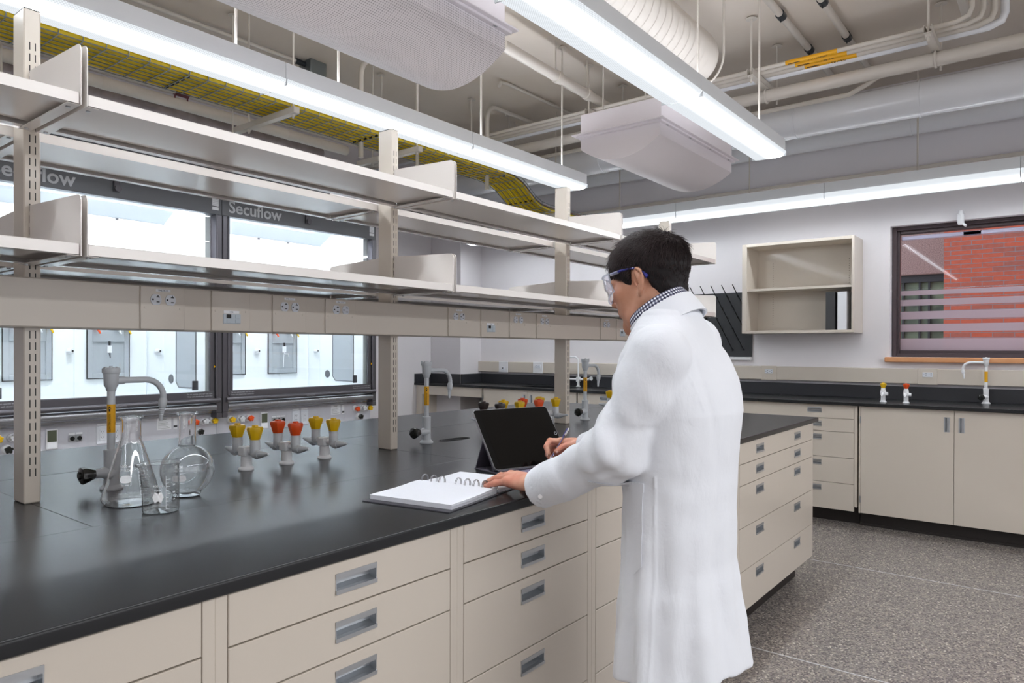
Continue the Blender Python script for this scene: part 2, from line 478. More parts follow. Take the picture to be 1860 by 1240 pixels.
def TR(x=0, y=0, z=0, rx=0, ry=0, rz=0):
    return Matrix.Translation((x, y, z)) @ Matrix.Rotation(rz, 4, 'Z') @ Matrix.Rotation(ry, 4, 'Y') @ Matrix.Rotation(rx, 4, 'X')
def FRONT(x, y, z):   # text plane facing -Y, reading along +X
    return Matrix.Translation((x, y, z)) @ Matrix.Rotation(PI / 2, 4, 'X')

def mesh_from(name, mb, mats):
    me = bpy.data.meshes.new(name)
    me.from_pydata(mb.v, [], mb.f)
    for m in mats: me.materials.append(MATS[m])
    me.polygons.foreach_set('material_index', mb.m)
    me.polygons.foreach_set('use_smooth', mb.s)
    if mb.uv is not None:
        lay = me.uv_layers.new(name='uv')
        vi = np.empty(len(me.loops), int); me.loops.foreach_get('vertex_index', vi)
        lay.data.foreach_set('uv', np.asarray(mb.uv, float)[vi].ravel())
    me.update()
    if any(mb.s): me.set_sharp_from_angle(angle=R(40))
    return me
def tagit(o, label=None, cat=None, group=None, kind=None):
    if label: o['label'] = label
    if cat: o['category'] = cat
    if group: o['group'] = group
    if kind: o['kind'] = kind
    return o
def thing(name, loc, label, cat, group=None, rz=0):
    o = bpy.data.objects.new(name, None); o.empty_display_size = 0.05
    o.location = loc; o.rotation_euler = (0, 0, rz); C.objects.link(o)
    return tagit(o, label, cat, group)
def part(name, mb, mats, parent, world=False, label=None, kind=None):
    """a part; world=True: the builder used world coordinates and the thing is not rotated"""
    if isinstance(mats, str): mats = [mats]
    if world:
        p = parent; off = Vector((0, 0, 0))
        while p is not None: off += p.location; p = p.parent
        mb.v = [(x - off.x, y - off.y, z - off.z) for x, y, z in mb.v]
    o = bpy.data.objects.new(name, mesh_from(name, mb, mats)); C.objects.link(o); o.parent = parent
    return tagit(o, label, kind=kind)
def solo(name, mb, mats, label=None, cat=None, group=None, kind=None):
    if isinstance(mats, str): mats = [mats]
    a = np.array(mb.v); c = (a.min(0) + a.max(0)) / 2; c[2] = a[:, 2].min()
    mb.v = [tuple(p) for p in (a - c)]
    o = bpy.data.objects.new(name, mesh_from(name, mb, mats)); o.location = tuple(c); C.objects.link(o)
    return tagit(o, label, cat, group, kind)
def struct(name, mb, mats, keep=False):
    if isinstance(mats, str): mats = [mats]
    if keep:
        o = bpy.data.objects.new(name, mesh_from(name, mb, mats)); C.objects.link(o); return tagit(o, kind='structure')
    return solo(name, mb, mats, kind='structure')
def dup(root, loc, label=None, group=None, rz=None, cat=None):
    r = root.copy(); C.objects.link(r); r.location = loc
    if rz is not None: r.rotation_euler = (0, 0, rz)
    if label: r['label'] = label
    if group: r['group'] = group
    for ch in list(root.children):
        c = ch.copy(); C.objects.link(c); c.parent = r
        for g in list(ch.children):
            d = g.copy(); C.objects.link(d); d.parent = c
    return r
# ------------------------------------------------------------ room shell
XW, YW, ZC = 6.23, 5.80, 3.40          # window wall, far wall, ceiling
X0, Y0 = -3.4, -3.2
WY0, WY1, WZ0, WZ1 = -0.75, 1.07, 1.245, 2.278   # window opening
mb = MB(); mb.box(X0, XW + .3, Y0, YW + .1, -0.1, 0); struct('floor', mb, 'floor', keep=True)
mb = MB(); mb.box(X0, XW + .3, Y0, YW + .1, ZC, ZC + .1); struct('ceiling', mb, 'ceiling_paint')
mb = MB()
mb.box(XW, XW + .3, WY1, YW + .1, 0, ZC); mb.box(XW, XW + .3, Y0, WY0, 0, ZC)
mb.box(XW, XW + .3, WY0, WY1, 0, WZ0); mb.box(XW, XW + .3, WY0, WY1, WZ1, ZC)
struct('wall_right', mb, 'wall')
mb = MB(); mb.box(X0, XW, YW, YW + .1, 0, ZC); struct('wall_back', mb, 'wall')
mb = MB(); mb.box(X0 - .1, X0, Y0, YW + .1, 0, ZC); struct('wall_left', mb, 'wall')
mb = MB(); mb.box(X0 - .1, XW + .3, Y0 - .1, Y0, 0, ZC); struct('wall_front', mb, 'wall')
mb = MB(); mb.box(5.87, XW, 5.33, YW, 0, ZC, 0.004); struct('trim_1', mb, 'wall')           # boxed-in column in the corner
mb = MB(); mb.box(6.195, XW, -3.1, 5.33, 2.697, 2.722, .003)
struct('trim_2', mb, 'pipe_paint')
# window: bronze frame, pane, frosted stripes
wn_ = MB()
fx0, fx1 = 6.335, 6.395
g0, g1, h0, h1 = WY0 + .065, 1.018, 1.298, 2.222
wn_.box(fx0, fx1, g1, WY1 - .002, WZ0, WZ1, .004); wn_.box(fx0, fx1, WY0 + .002, g0, WZ0, WZ1, .004)
wn_.box(fx0, fx1, g0, g1, WZ0, h0, .004); wn_.box(fx0, fx1, g0, g1, h1, WZ1, .004)
wn_.box(fx0 - .03, fx0, WY1 - .034, WY1 - .002, WZ0, WZ1, .003); wn_.box(fx0 - .03, fx0, WY0 + .002, WY0 + .03, WZ0, WZ1, .003)
wn_.box(fx0 - .03, fx0, WY0 + .03, WY1 - .034, WZ0, WZ0 + .03, .003); wn_.box(fx0 - .03, fx0, WY0 + .03, WY1 - .034, WZ1 - .03, WZ1, .003)
win = struct('window_1', wn_, 'bronze')
mb = MB(); mb.box(6.366, 6.372, g0, g1, h0, h1); pn = part('window_pane', mb, 'window_glass', win, world=True)
mb = MB()
for a, b_ in ((1.298, 1.392), (1.446, 1.505), (1.545, 1.606), (1.652, 1.700), (1.735, 1.772)):
    mb.box(6.3635, 6.3655, g0, g1, a, b_)
part('frosted_stripes', mb, 'frosted', win, world=True)
mb = MB(); mb.box(6.345, 6.362, g0 + .01, .595, 2.175, 2.205, .004); mb.box(6.345, 6.362, .475, g1 - .01, 2.175, 2.205, .004)
part('blind_rail', mb, 'blind', win, world=True)
mb = MB(); mb.box(6.165, 6.335, WY0 - .03, 1.097, 1.205, 1.2449, .005)
tagit(solo('window_sill', mb, 'wood'), 'light wooden sill board under the window', 'window sill')
mb = MB(); mb.lathe([(.012, .0), (.019, .006), (.0225, .02), (.0235, .055), (.0235, .075), (.0255, .077), (.0255, .083), (.017, .084), (.017, .105), (.012, .106)], (6.198, .595, 2.235), 20)
mb.cyl((6.196, .585, 2.25), (6.185, .560, 2.222), .011, .009, n=12); mb.box(6.20, 6.2299, .588, .602, 2.325, 2.345)
solo('valve_actuator', mb, 'fitting_white', 'small white plastic valve head on the wall above the window', 'valve')
# outside
mb = MB(); x = 10.6
mb.add([(x, 1.20, -1), (x, -8, -1), (x, -8, 6), (x, 1.20, 6), (x + .4, 1.20, -1), (x + .4, 1.20, 6), (x + .4, -8, -1), (x + .4, -8, 6)],
       [(0, 3, 2, 1), (0, 4, 5, 3), (1, 2, 7, 6), (4, 6, 7, 5), (3, 5, 7, 2)])
mb.uv = [(-v[1] + (v[0] - x), v[2]) for v in mb.v]
solo('brick_wall', mb, 'brick', 'red brick wall standing outside the window', 'wall')
bld = thing('neighbouring_building', (12.8, 2.8, -1), 'grey aggregate panelled building with dark glazing, seen left of the brick wall', 'building')
mb = MB(); mb.box(12.6, 13.0, .9, 6, 2.484, 5.5, .01); part('cladding_panel', mb, 'aggregate', bld, world=True)
mb = MB(); mb.box(12.68, 13.0, .9, 6, 2.37, 2.484); part('soffit', mb, 'outside_dark', bld, world=True)
mb = MB(); mb.box(12.75, 12.8, .9, 6, -1.0, 2.37); part('glazing', mb, 'outside_glass', bld, world=True)
mb = MB()
for y in (1.62, 1.75, 1.98, 2.6, 3.4): mb.box(12.7, 12.76, y, y + .03, -1, 2.37)
mb.box(12.7, 12.76, .9, 6, 1.60, 1.64); mb.box(12.7, 12.76, .9, 6, 2.04, 2.07); part('glazing_frame', mb, 'outside_dark', bld, world=True)
mb = MB(); mb.box(6.55, 30, -12, 20, -1.2, -1.0); struct('ground', mb, 'wall_warm', keep=True)

# ------------------------------------------------------------ casework helpers (local: front faces -Y at y=0, x to the right)
def front_panel(mb, x0, x1, z0, z1, hole=None, t=.019, c=.0015, T=None):
    """drawer or door front with chamfered edge and, where asked, an opening for a recessed pull"""
    if hole is None:
        mb.box(x0, x1, 0, t, z0, z1, c, T=T); return
    a, b, p, q = hole
    xs = [x0 + c, a, b, x1 - c]; zs = [z0 + c, p, q, z1 - c]
    vs = [(x, 0, z) for z in zs for x in xs]
    fs = []
    for i in range(3):
        for j in range(3):
            if i == 1 and j == 1: continue
            o = i * 4 + j; fs.append((o, o + 1, o + 5, o + 4))
    outer = [(x0, c, z0), (x1, c, z0), (x1, c, z1), (x0, c, z1)]
    back = [(x0, t, z0), (x1, t, z0), (x1, t, z1), (x0, t, z1)]
    o = len(vs); vs += outer + back
    ring = [[0, 1, 2, 3], [3, 7, 11, 15], [15, 14, 13, 12], [12, 8, 4, 0]]
    for k, rg in enumerate(ring):
        fs.append(tuple([o + k] + [o + (k + 1) % 4] + rg[::-1]))
    for k in range(4): fs.append((o + k, o + 4 + k, o + 4 + (k + 1) % 4, o + (k + 1) % 4))
    d = .022
    o2 = len(vs); vs += [(a, d, p), (b, d, p), (b, d, q), (a, d, q)]
    for (u, v), (s_, t_) in zip(((5, 6), (6, 10), (10, 9), (9, 5)), ((o2, o2 + 1), (o2 + 1, o2 + 2), (o2 + 2, o2 + 3), (o2 + 3, o2))):
        fs.append((u, v, t_, s_))
    fs.append((o2, o2 + 1, o2 + 2, o2 + 3))
    mb.add(vs, fs, False, T)
def pull_mb(a, b, p, q, vert=False):
    """extruded aluminium recessed pull filling the opening a..b, p..q"""
    mb = MB(); e = .0015
    a -= e; b += e; p -= e; q += e
    if not vert:
        h = q - p
        prof = [(-.002, q), (-.002, q - .27 * h), (.006, q - .34 * h), (.019, q - .40 * h), (.019, p + .34 * h), (.008, p + .2 * h), (-.0035, p + .2 * h), (-.0035, p), (.021, p), (.021, q)]
        mb.prism(prof[::-1], a, b, 'x')
        mb.box(a, a + .002, -.001, .02, p, q); mb.box(b - .002, b, -.001, .02, p, q)
    else:
        w_ = b - a
        prof = [(b, -.002), (b - .22 * w_, -.002), (b - .32 * w_, .019), (a + .45 * w_, .019), (a + .34 * w_, .004), (a + .2 * w_, -.003), (a, -.003), (a, .021), (b, .021)]
        mb.prism(prof, p, q, 'z')
        mb.box(a, b, -.001, .02, p, p + .002); mb.box(a, b, -.001, .02, q - .002, q)
    return mb
ROWS = [(.797, .887), (.702, .794), (.515, .699), (.322, .512), (.139, .319)]
def drawer_cabinet(name, loc, rz, w, label, rows=ROWS, handles=None, group=None, depth=.54, top=.889, stile=.022, toe=True):
    t = thing(name, loc, label, 'cabinet', group, rz)
    mb = MB()
    mb.box(0, stile, .0005, depth, .138, top, .001); mb.box(w - stile, w, .0005, depth, .138, top, .001)
    mb.box(stile, w - stile, .024, depth, .138, top)
    part('body', mb, 'beige', t)
    if toe:
        mb = MB(); mb.box(.0, w, .095, depth - .05, 0, .1379); part('toe_kick', mb, 'toe', t)
    hs = handles or [w / 2]
    for z0, z1 in rows:
        m = MB(); x0, x1 = stile + .0015, w - stile - .0015
        zz1 = z1; hz1 = z1 - .024; hz0 = hz1 - .037
        if len(hs) == 1:
            front_panel(m, x0, x1, z0, zz1, (hs[0] - .05, hs[0] + .05, hz0, hz1))
        else:
            mid = (hs[0] + hs[1]) / 2
            front_panel(m, x0, mid, z0, zz1, (hs[0] - .05, hs[0] + .05, hz0, hz1), c=.0004)
            front_panel(m, mid, x1, z0, zz1, (hs[1] - .05, hs[1] + .05, hz0, hz1), c=.0004)
        d = part('drawer', m, 'beige', t)
        for h in hs: part('handle', pull_mb(h - .05, h + .05, hz0, hz1), 'aluminium', d)
    return t
def door_cabinet(name, loc, rz, w, label, split=None, btop=.889, z0=.102, z1=.887, depth=.54, left_hinge=True, group=None, toe_h=.10):
    t = thing(name, loc, label, 'cabinet', group, rz)
    st = .012
    mb = MB(); mb.box(0, st, .0005, depth, z0 - .002, btop, .001); mb.box(w - st, w, .0005, depth, z0 - .002, btop, .001); mb.box(st, w - st, .024, depth, z0 - .002, btop)
    part('body', mb, 'beige', t)
    mb = MB(); mb.box(0, w, .065, depth - .05, 0, z0 - .0021); mb.box(0, w, .055, .065, 0, .018, .003); part('toe_kick', mb, 'toe', t)
    split = split or w / 2
    for k, (a, b) in enumerate(((st + .0015, split - .0012), (split + .0012, w - st - .0015))):
        m = MB()
        hx = (b - .058, b - .026) if k == 0 else (a + .026, a + .058)
        front_panel(m, a, b, z0, z1, (hx[0], hx[1], z1 - .15, z1 - .05))
        d = part('door', m, 'beige', t)
        part('handle', pull_mb(hx[0], hx[1], z1 - .15, z1 - .05, vert=True), 'aluminium', d)
        for hz in (z1 - .10, z0 + .10):
            m = MB(); xx = a - .004 if k == 0 else b + .004
            m.cyl((xx, -.003, hz - .022), (xx, -.003, hz + .022), .0035, n=10); m.box(xx - .004, xx + .004, 0, .006, hz - .024, hz + .024)
            part('hinge', m, 'steel', d)
    return t

# ------------------------------------------------------------ island
YF = 1.10
drawer_cabinet('drawer_cabinet', (.011, YF, 0), 0, .60, 'beige drawer cabinet of the island, at the lower left corner of the photo', group='drawer cabinets on the near side of the island')
drawer_cabinet('drawer_cabinet', (.611, YF, 0), 0, .591, 'beige drawer cabinet of the island, second from the left', group='drawer cabinets on the near side of the island')
drawer_cabinet('drawer_cabinet', (1.202, YF, 0), 0, .593, 'beige drawer cabinet of the island directly under the open notebook and the left sleeve', group='drawer cabinets on the near side of the island')
drawer_cabinet('drawer_cabinet', (1.795, YF, 0), 0, .60, 'beige drawer cabinet of the island partly hidden behind the lab coat', group='drawer cabinets on the near side of the island')
drawer_cabinet('drawer_cabinet', (2.395, YF, 0), 0, .60, 'beige drawer cabinet of the island fully behind the person', group='drawer cabinets on the near side of the island')
drawer_cabinet('wide_drawer_cabinet', (2.995, YF, 0), 0, 1.172, 'wide beige drawer cabinet with two pulls per drawer at the far end of the island', handles=[.285, .872])
mb = MB(); mb.box(.011, 4.167, 2.42, 2.97, .138, .889, .001)
for k in range(1, 7): mb.box(.011 + k * .6 - .001, .011 + k * .6 + .001, 2.969, 2.971, .14, .885)
bk_ = thing('rear_cabinet_run', (2.1, 2.7, 0), 'beige cabinet run along the far side of the island under the worktop', 'cabinet')
part('body', mb, 'beige', bk_, world=True)
mb = MB(); mb.box(.011, 4.12, 2.45, 2.88, 0, .1379); part('toe_kick', mb, 'toe', bk_, world=True)
mb = MB(); mb.box(4.148, 4.167, 1.66, 2.4, .0, .889, .001); part('end_panel', mb, 'beige', bk_, world=True)
# worktop slabs with fine joints
top = thing('island_worktop', (2.1, 2.05, .889), 'long matte black epoxy worktop covering the island', 'worktop')
G = .0012
def slab(x0, x1, y0, y1, cf=.003, holes=()):
    m = MB(); m.box(x0 + G / 2, x1 - G / 2, y0 + G / 2, y1 - G / 2, .889, .914, cf); part('worktop_slab', m, 'epoxy', top, world=True)
XL = -.6
def edge_slab(x0, x1, y0, y1, r=.0055):
    m = MB(); q = [(y0 + r - r * math.cos(a), .914 - r + r * math.sin(a)) for a in [PI / 2 * k / 5 for k in range(6)]]
    prof = [(y0 + .002, .889), (y1 - G / 2, .889), (y1 - G / 2, .914)] + q[::-1] + [(y0, .891)]
    m.prism(prof, x0, x1, 'x', smooth=True); part('worktop_slab', m, 'epoxy', top, world=True)
edge_slab(XL, 4.245, 1.092, 1.642)
slab(XL, 4.245, 2.42, 3.0)
for a, b in ((XL, .634), (.634, 1.835), (3.035, 4.245)): slab(a, b, 1.642, 2.42, .0006)
# the slab with the oval cup-sink opening near the second tap (cut as a ring of quads)
def slab_oval(x0, x1, y0, y1, cx, cy, ax, ay, z0=.889, z1=.914):
    m = MB(); n = 48; e = G / 2
    x0 += e; x1 -= e; y0 += e; y1 -= e
    inner = [(cx + ax * math.copysign(abs(math.cos(t)) ** .8, math.cos(t)), cy + ay * math.copysign(abs(math.sin(t)) ** .8, math.sin(t))) for t in [2 * PI * k / n for k in range(n)]]
    outer = []
    for k in range(n):
        t = 2 * PI * k / n; dx, dy = math.cos(t), math.sin(t)
        s_ = min(((x1 - cx) / dx if dx > 1e-9 else (x0 - cx) / dx if dx < -1e-9 else 1e9), ((y1 - cy) / dy if dy > 1e-9 else (y0 - cy) / dy if dy < -1e-9 else 1e9))
        outer.append((cx + dx * s_, cy + dy * s_))
    for corner in ((x0, y0), (x1, y0), (x1, y1), (x0, y1)):
        k = min(range(n), key=lambda q: (outer[q][0] - corner[0]) ** 2 + (outer[q][1] - corner[1]) ** 2); outer[k] = corner
    inn2 = [(cx + (x - cx) * .97, cy + (y - cy) * .95) for x, y in inner]
    vs = [(x, y, z1) for x, y in outer] + [(x, y, z1) for x, y in inner] + [(x, y, z1 - .004) for x, y in inn2] + [(x, y, z1 - .022) for x, y in [(cx + (x - cx) * .86, cy + (y - cy) * .8) for x, y in inner]] + [(x, y, z0) for x, y in outer]
    fs = []
    for k in range(n):
        q = (k + 1) % n
        fs += [(k, q, n + q, n + k), (n + k, n + q, 2 * n + q, 2 * n + k), (2 * n + k, 2 * n + q, 3 * n + q, 3 * n + k), (k, 4 * n + k, 4 * n + q, q)]
    fs.append(tuple(3 * n + k for k in range(n)))
    m.add(vs, fs, False); part('worktop_slab', m, 'epoxy', top, world=True)
slab_oval(1.835, 3.035, 1.642, 2.42, 2.205, 2.036, .088, .036)

# ------------------------------------------------------------ shelving rack on the island
PX = [.637, 1.837, 3.037, 4.235]
rack = thing('island_shelving_frame', (2.4, 2.045, .914), 'beige steel shelving frame on the island: slotted posts and a long outlet raceway', 'shelving')
for x in PX:
    m = MB(); hw = .0185
    y0, y1 = 2.008, 2.082
    # rectangular tube with two columns of slots front and rear: slots are thin black strips in place of shaded recesses
    m.box(x - hw, x + hw, y0, y1, .9142, 2.136, .003)
    po = part('post', m, 'beige', rack, world=True)
    for ya, yb in ((y0 - .0004, y0 + .002), (y1 - .002, y1 + .0004)):
        m = MB(); z = 2.045
        while z > .985:
            for dx in (-.0065, .0055): m.box(x + dx - .0002, x + dx + .0022, ya, yb, z - .0095, z + .0095)
            z -= .0285
        part('slots', m, 'black', po, world=True)
    m = MB(); m.box(x - hw + .001, x + hw - .001, y0 + .001, y1 - .001, 2.1355, 2.1375, .0005); part('end_cap', m, 'dark_metal', po, world=True)
m = MB(); m.box(-.6, 4.25, 1.975, 2.0075, 1.350, 1.472, .003); m.box(-.6, 4.25, 2.0825, 2.112, 1.350, 1.472, .003)
race = part('raceway', m, 'beige', rack, world=True)
# cover plates: (x0, x1, kind)
plates = [(.879, 1.002, 'o'), (1.082, 1.206, 'd'), (1.285, 1.411, 'o'), (1.488, 1.618, 'o'), (2.097, 2.223, 'o'), (2.302, 2.428, 'd'), (2.501, 2.628, 'o'), (2.709, 2.838, 'o'), (3.30, 3.425, 'o'), (3.475, 3.60, 'd'), (3.69, 3.815, 'o'), (3.9, 4.03, 'o'), (-.3, -.18, 'o'), (.05, .17, 'd')]
for a, b, k in plates:
    xc = (a + b) / 2; yf = 1.9705
    m = MB(); m.box(a, b, yf, 1.9752, 1.3515, 1.4705, .002)
    for sx_ in (a + .013, b - .013): m.cyl((sx_, yf - .0012, 1.411), (sx_, yf + .001, 1.411), .0035, n=12)
    p_ = part('outlet_plate' if k == 'o' else 'data_plate', m, 'beige', rack, world=True)
    if k == 'o':
        for dx in (-.02, .02):
            m = MB(); ring = []
            for q in range(24):
                t = 2 * PI * q / 24; ring.append((xc + dx + .0145 * math.cos(t), 1.434 + max(-.0145, min(.0145, .0172 * math.sin(t)))))
            m.prism([(zz, xx) for xx, zz in ring], yf - .0022, yf + .001, 'y')
            m.mat(1)
            m.box(xc + dx + .0005, xc + dx + .0095, yf - .0026, yf, 1.440, 1.4425); m.box(xc + dx + .0035, xc + dx + .006, yf - .0026, yf, 1.4425, 1.4465)
            m.box(xc + dx + .001, xc + dx + .009, yf - .0026, yf, 1.4265, 1.429); m.cyl((xc + dx - .009, yf - .0026, 1.434), (xc + dx - .009, yf, 1.434), .0026, n=10)
            part('socket', m, ['outlet_white', 'black'], p_, world=True, label='pale grey twin-slot socket face')
        m = MB(); m.box(xc - .02, xc + .02, yf - .0006, yf + .001, 1.4565, 1.4635); m.mat(1); m.text('PNL 1E-17', .0062, FRONT(xc, yf - .0009, 1.460))
        part('circuit_tag', m, ['label_white', 'ink'], p_, world=True)
    else:
        m = MB(); m.box(xc - .026, xc + .03, yf - .003, yf + .001, 1.374, 1.403, .001)
        for u in (-.016, .012):
            for v in (1.376, 1.3895): m.box(xc + u, xc + u + .013, yf - .0045, yf - .002, v, v + .011, .0005)
        m.mat(1); m.box(xc - .0165, xc - .0025, yf - .005, yf - .0035, 1.390, 1.4015)
        part('data_socket', m, ['outlet_grey', 'black'], p_, world=True)
        m = MB(); m.box(xc - .024, xc + .026, yf - .0008, yf + .001, 1.4045, 1.413); m.mat(1); m.text('1E28', .0062, FRONT(xc, yf - .0011, 1.4087))
        part('circuit_tag', m, ['label_white', 'ink'], p_, world=True)

# shelves: pan shelf with lips + two end brackets, near row and far row, two levels
def shelf(x0, x1, near, level, label, group):
    zb = 1.836 if level else 1.505
    s = 1 if near else -1
    ys = (lambda d: 2.004 - d) if near else (lambda d: 2.086 + d)
    D = .305
    t = thing('steel_shelf', ((x0 + x1) / 2, ys(D / 2), zb), label, 'shelf', group)
    m = MB()
    a, b = x0 + .0095, x1 - .0095
    yb, yf = sorted((ys(.012), ys(D)))
    T_, K = .0245, .0009
    m.box(a, b, yb, yf, zb + T_ - .0012, zb + T_, .0004)
    m.box(a, b, yf - .0015, yf, zb, zb + T_ - .0013); m.box(a, b, yb, yb + .0015, zb, zb + T_ - .0013)
    m.box(a, b, yf - .024, yf - .0016, zb, zb + .0012); m.box(a, b, yb + .0016, yb + .024, zb, zb + .0012)
    m.box(a, b, yb + .036, yf - .036, zb + .008, zb + .0092)      # stiffening pan
    part('shelf_pan', m, 'beige_gloss', t, world=True)
    for e, xx in ((0, x0), (1, x1)):
        m = MB()
        xp = xx + (.0065 if e == 0 else -.0065); th = .0016
        h = .142
        # bracket plate outline in (y,z): rounded upper front corner
        d0, d1 = .0, D + .004; rr = .018
        pts = [(d0, -.003), (d1, -.003), (d1, h - rr - .008)] + [(d1 - rr + rr * math.cos(t_), h - rr - .008 + rr * math.sin(t_)) for t_ in [PI / 2 * k / 6 for k in range(1, 7)]] + [(d0, h + .004)]
        poly = [(ys(d), zb + zz) for d, zz in pts]
        if near: poly = poly[::-1]
        m.prism(poly, xp - th / 2, xp + th / 2, 'x')
        i = 1 if e == 0 else -1
        fx = sorted((xp + i * th / 2, xp + i * .026))
        y_a, y_b = sorted((ys(0.004), ys(D - .002)))
        m.box(fx[0], fx[1], y_a, y_b, zb - .003, zb - .0012, .0004)
        m.mat(1)
        for d in (.022, D - .03):
            m.cyl((xp + i * .014, ys(d), zb - .0052), (xp + i * .014, ys(d), zb - .003), .0048, n=12)
        m.mat(0)
        part('shelf_bracket', m, ['beige_gloss', 'steel'], t, world=True)
    return t
lab = {}
spans = [(-.563, .637, 'leftmost'), (.637, 1.837, 'second from the left'), (1.837, 3.037, 'third from the left'), (3.037, 4.235, 'far end')]
for near in (True, False):
    for lv in (1, 0):
        for a, b, nm in spans:
            shelf(a, b, near, lv, '%s beige steel shelf, %s, on the %s side of the posts' % ('upper' if lv else 'lower', nm, 'near' if near else 'fume hood'),
                  '%s shelves on the %s side of the island' % ('upper' if lv else 'lower', 'near' if near else 'far'))

# ------------------------------------------------------------ window-wall bench
RX = 5.64
cw = -PI / 2      # local x -> world -Y, front faces -X
def wc(y): return (RX, y, 0)
drawer_cabinet('bench_drawer_cabinet', wc(2.60), cw, 1.42, 'wide beige drawer cabinet of the window-wall bench beyond the end of the island', handles=[.30, 1.12], rows=[(.787, .887), (.688, .784), (.496, .685), (.305, .493), (.104, .302)], stile=.02)
door_cabinet('bench_door_cabinet', wc(1.169), cw, 1.19, 'beige double-door cabinet below the window with upright pulls', split=.596)
door_cabinet('bench_door_cabinet', wc(-.03), cw, 1.19, 'beige double-door cabinet right of the one below the window, outside the frame')
drawer_cabinet('bench_drawer_cabinet', wc(3.62), cw, .60, 'beige drawer cabinet of the window-wall bench seen between the last post and the sleeve', rows=[(.787, .887), (.688, .784), (.496, .685), (.305, .493), (.104, .302)], stile=.02)
door_cabinet('bench_door_cabinet', wc(3.02), cw, .42, 'beige narrow cabinet of the window-wall bench hidden behind the person')
door_cabinet('sink_cabinet', wc(4.812), cw, 1.19, 'beige double-door cabinet under the corner sink', split=.597, btop=.655)
ks = thing('knee_space_frame', (5.7, 5.3, 0), 'beige apron and end panel around the open knee space in the corner', 'bench frame')
mb = MB(); mb.box(5.63, 5.65, 4.815, 5.70, .786, .888, .001); part('apron', mb, 'beige', ks, world=True)
mb = MB(); mb.box(5.63, 6.2, 5.70, 5.79, 0, .888, .001); part('end_panel', mb, 'beige', ks, world=True)
mb = MB(); mb.box(6.18, 6.20, 4.815, 5.32, .1, .7, .001); part('rear_panel', mb, 'beige', ks, world=True)
bt = thing('bench_worktop', (5.9, 1.8, .889), 'black epoxy worktop with upstand along the window wall', 'worktop')
def bslab(y0, y1, x0=5.60, x1=6.208):
    m = MB(); m.box(x0, x1, y0 + G / 2, y1 - G / 2, .889, .914, .003); part('worktop_slab', m, 'epoxy', bt, world=True)
bslab(-2.2, 1.9); bslab(1.9, 3.80); bslab(4.42, 5.329)
mb = MB(); mb.box(5.60, 5.868, 5.33, 5.799, .889, .914, .003); part('worktop_slab', mb, 'epoxy', bt, world=True)
bslab(3.80, 4.42, 5.60, 5.70); bslab(3.80, 4.42, 6.06, 6.208)
mb = MB(); mb.box(6.208, 6.229, -2.2, 5.329, .9141, 1.016, .002); mb.box(5.869, 6.2075, 5.309, 5.3295, .9141, 1.016, .002); mb.box(5.8485, 5.8685, 5.3295, 5.78, .9141, 1.016, .002); mb.box(5.605, 5.8685, 5.78, 5.7995, .9141, 1.016, .002)
part('upstand', mb, 'upstand', bt, world=True)
sk = MB(); sk.box(5.70, 5.708, 3.80, 4.42, .66, .910); sk.box(6.052, 6.06, 3.80, 4.42, .66, .910); sk.box(5.708, 6.052, 3.80, 3.808, .66, .910); sk.box(5.708, 6.052, 4.412, 4.42, .66, .910); sk.box(5.708, 6.052, 3.808, 4.412, .66, .668)
solo('corner_sink', sk, 'epoxy', 'black sink bowl let into the corner bench top', 'sink')
# wall raceway with outlet plates
rw = thing('wall_raceway', (6.2, 2, 1.04), 'long beige power raceway on the window wall above the bench upstand', 'raceway')
mb = MB(); mb.box(6.172, 6.229, -2.2, 5.329, 1.040, 1.156, .003); part('channel', mb, 'beige', rw, world=True)
for y, k in ((1.995, 'o'), (.80, 'o'), (4.95, 'd'), (4.47, 'o')):
    m = MB(); m.box(6.165, 6.1722, y - .065, y + .065, 1.036, 1.160, .002); p_ = part('outlet_plate' if k == 'o' else 'data_plate', m, 'white_plastic' if y > 4 else 'beige', rw, world=True)
    m = MB()
    if k == 'o':
        m.box(6.160, 6.1655, y - .034, y + .034, 1.094, 1.130, .0015); m.mat(1)
        for dy in (-.017, .017):
            m.box(6.1592, 6.1605, y + dy - .011, y + dy - .003, 1.118, 1.121); m.box(6.1592, 6.1605, y + dy - .011, y + dy - .003, 1.103, 1.106)
            m.cyl((6.1592, y + dy + .007, 1.112), (6.1605, y + dy + .007, 1.112), .0025, n=8)
        part('socket', m, ['outlet_white', 'ink'], p_, world=True)
    else:
        m.box(6.160, 6.1655, y - .025, y + .025, 1.06, 1.10, .0015); m.mat(1); m.box(6.1592, 6.161, y - .003, y + .011, 1.078, 1.092); part('data_socket', m, ['outlet_white', 'ink'], p_, world=True)

# wall cabinet with one shelf and two binders
wcb = thing('wall_cabinet', (6.08, 1.70, 1.44), 'open beige wall cabinet with one shelf, hung left of the window', 'wall cabinet')
x0, x1, y0, y1, z0, z1 = 5.93, 6.229, 1.267, 2.148, 1.436, 2.192
mb = MB(); mb.box(x0, x1, y1 - .04, y1, z0, z1, .0015); mb.box(x0, x1, y0, y0 + .02, z0, z1, .0015)
mb.box(x0 + .001, x1, y0 + .02, y1 - .04, z1 - .024, z1, .001); mb.box(x0 + .001, x1, y0 + .02, y1 - .04, z0, z0 + .022, .001); mb.box(x1 - .012, x1, y0 + .02, y1 - .04, z0, z1)
part('carcass', mb, 'beige', wcb, world=True)
mb = MB(); mb.box(x0 + .012, x1 - .013, y0 + .021, y1 - .041, 1.792, 1.812, .001); part('shelf_board', mb, 'beige', wcb, world=True)
mb = MB()
for yy in (y0 + .10, y1 - .17):
    z = 1.52
    while z < 2.06:
        mb.cyl((x1 - .0125, yy, z), (x1 - .0118, yy, z), .0028, n=6); z += .0195
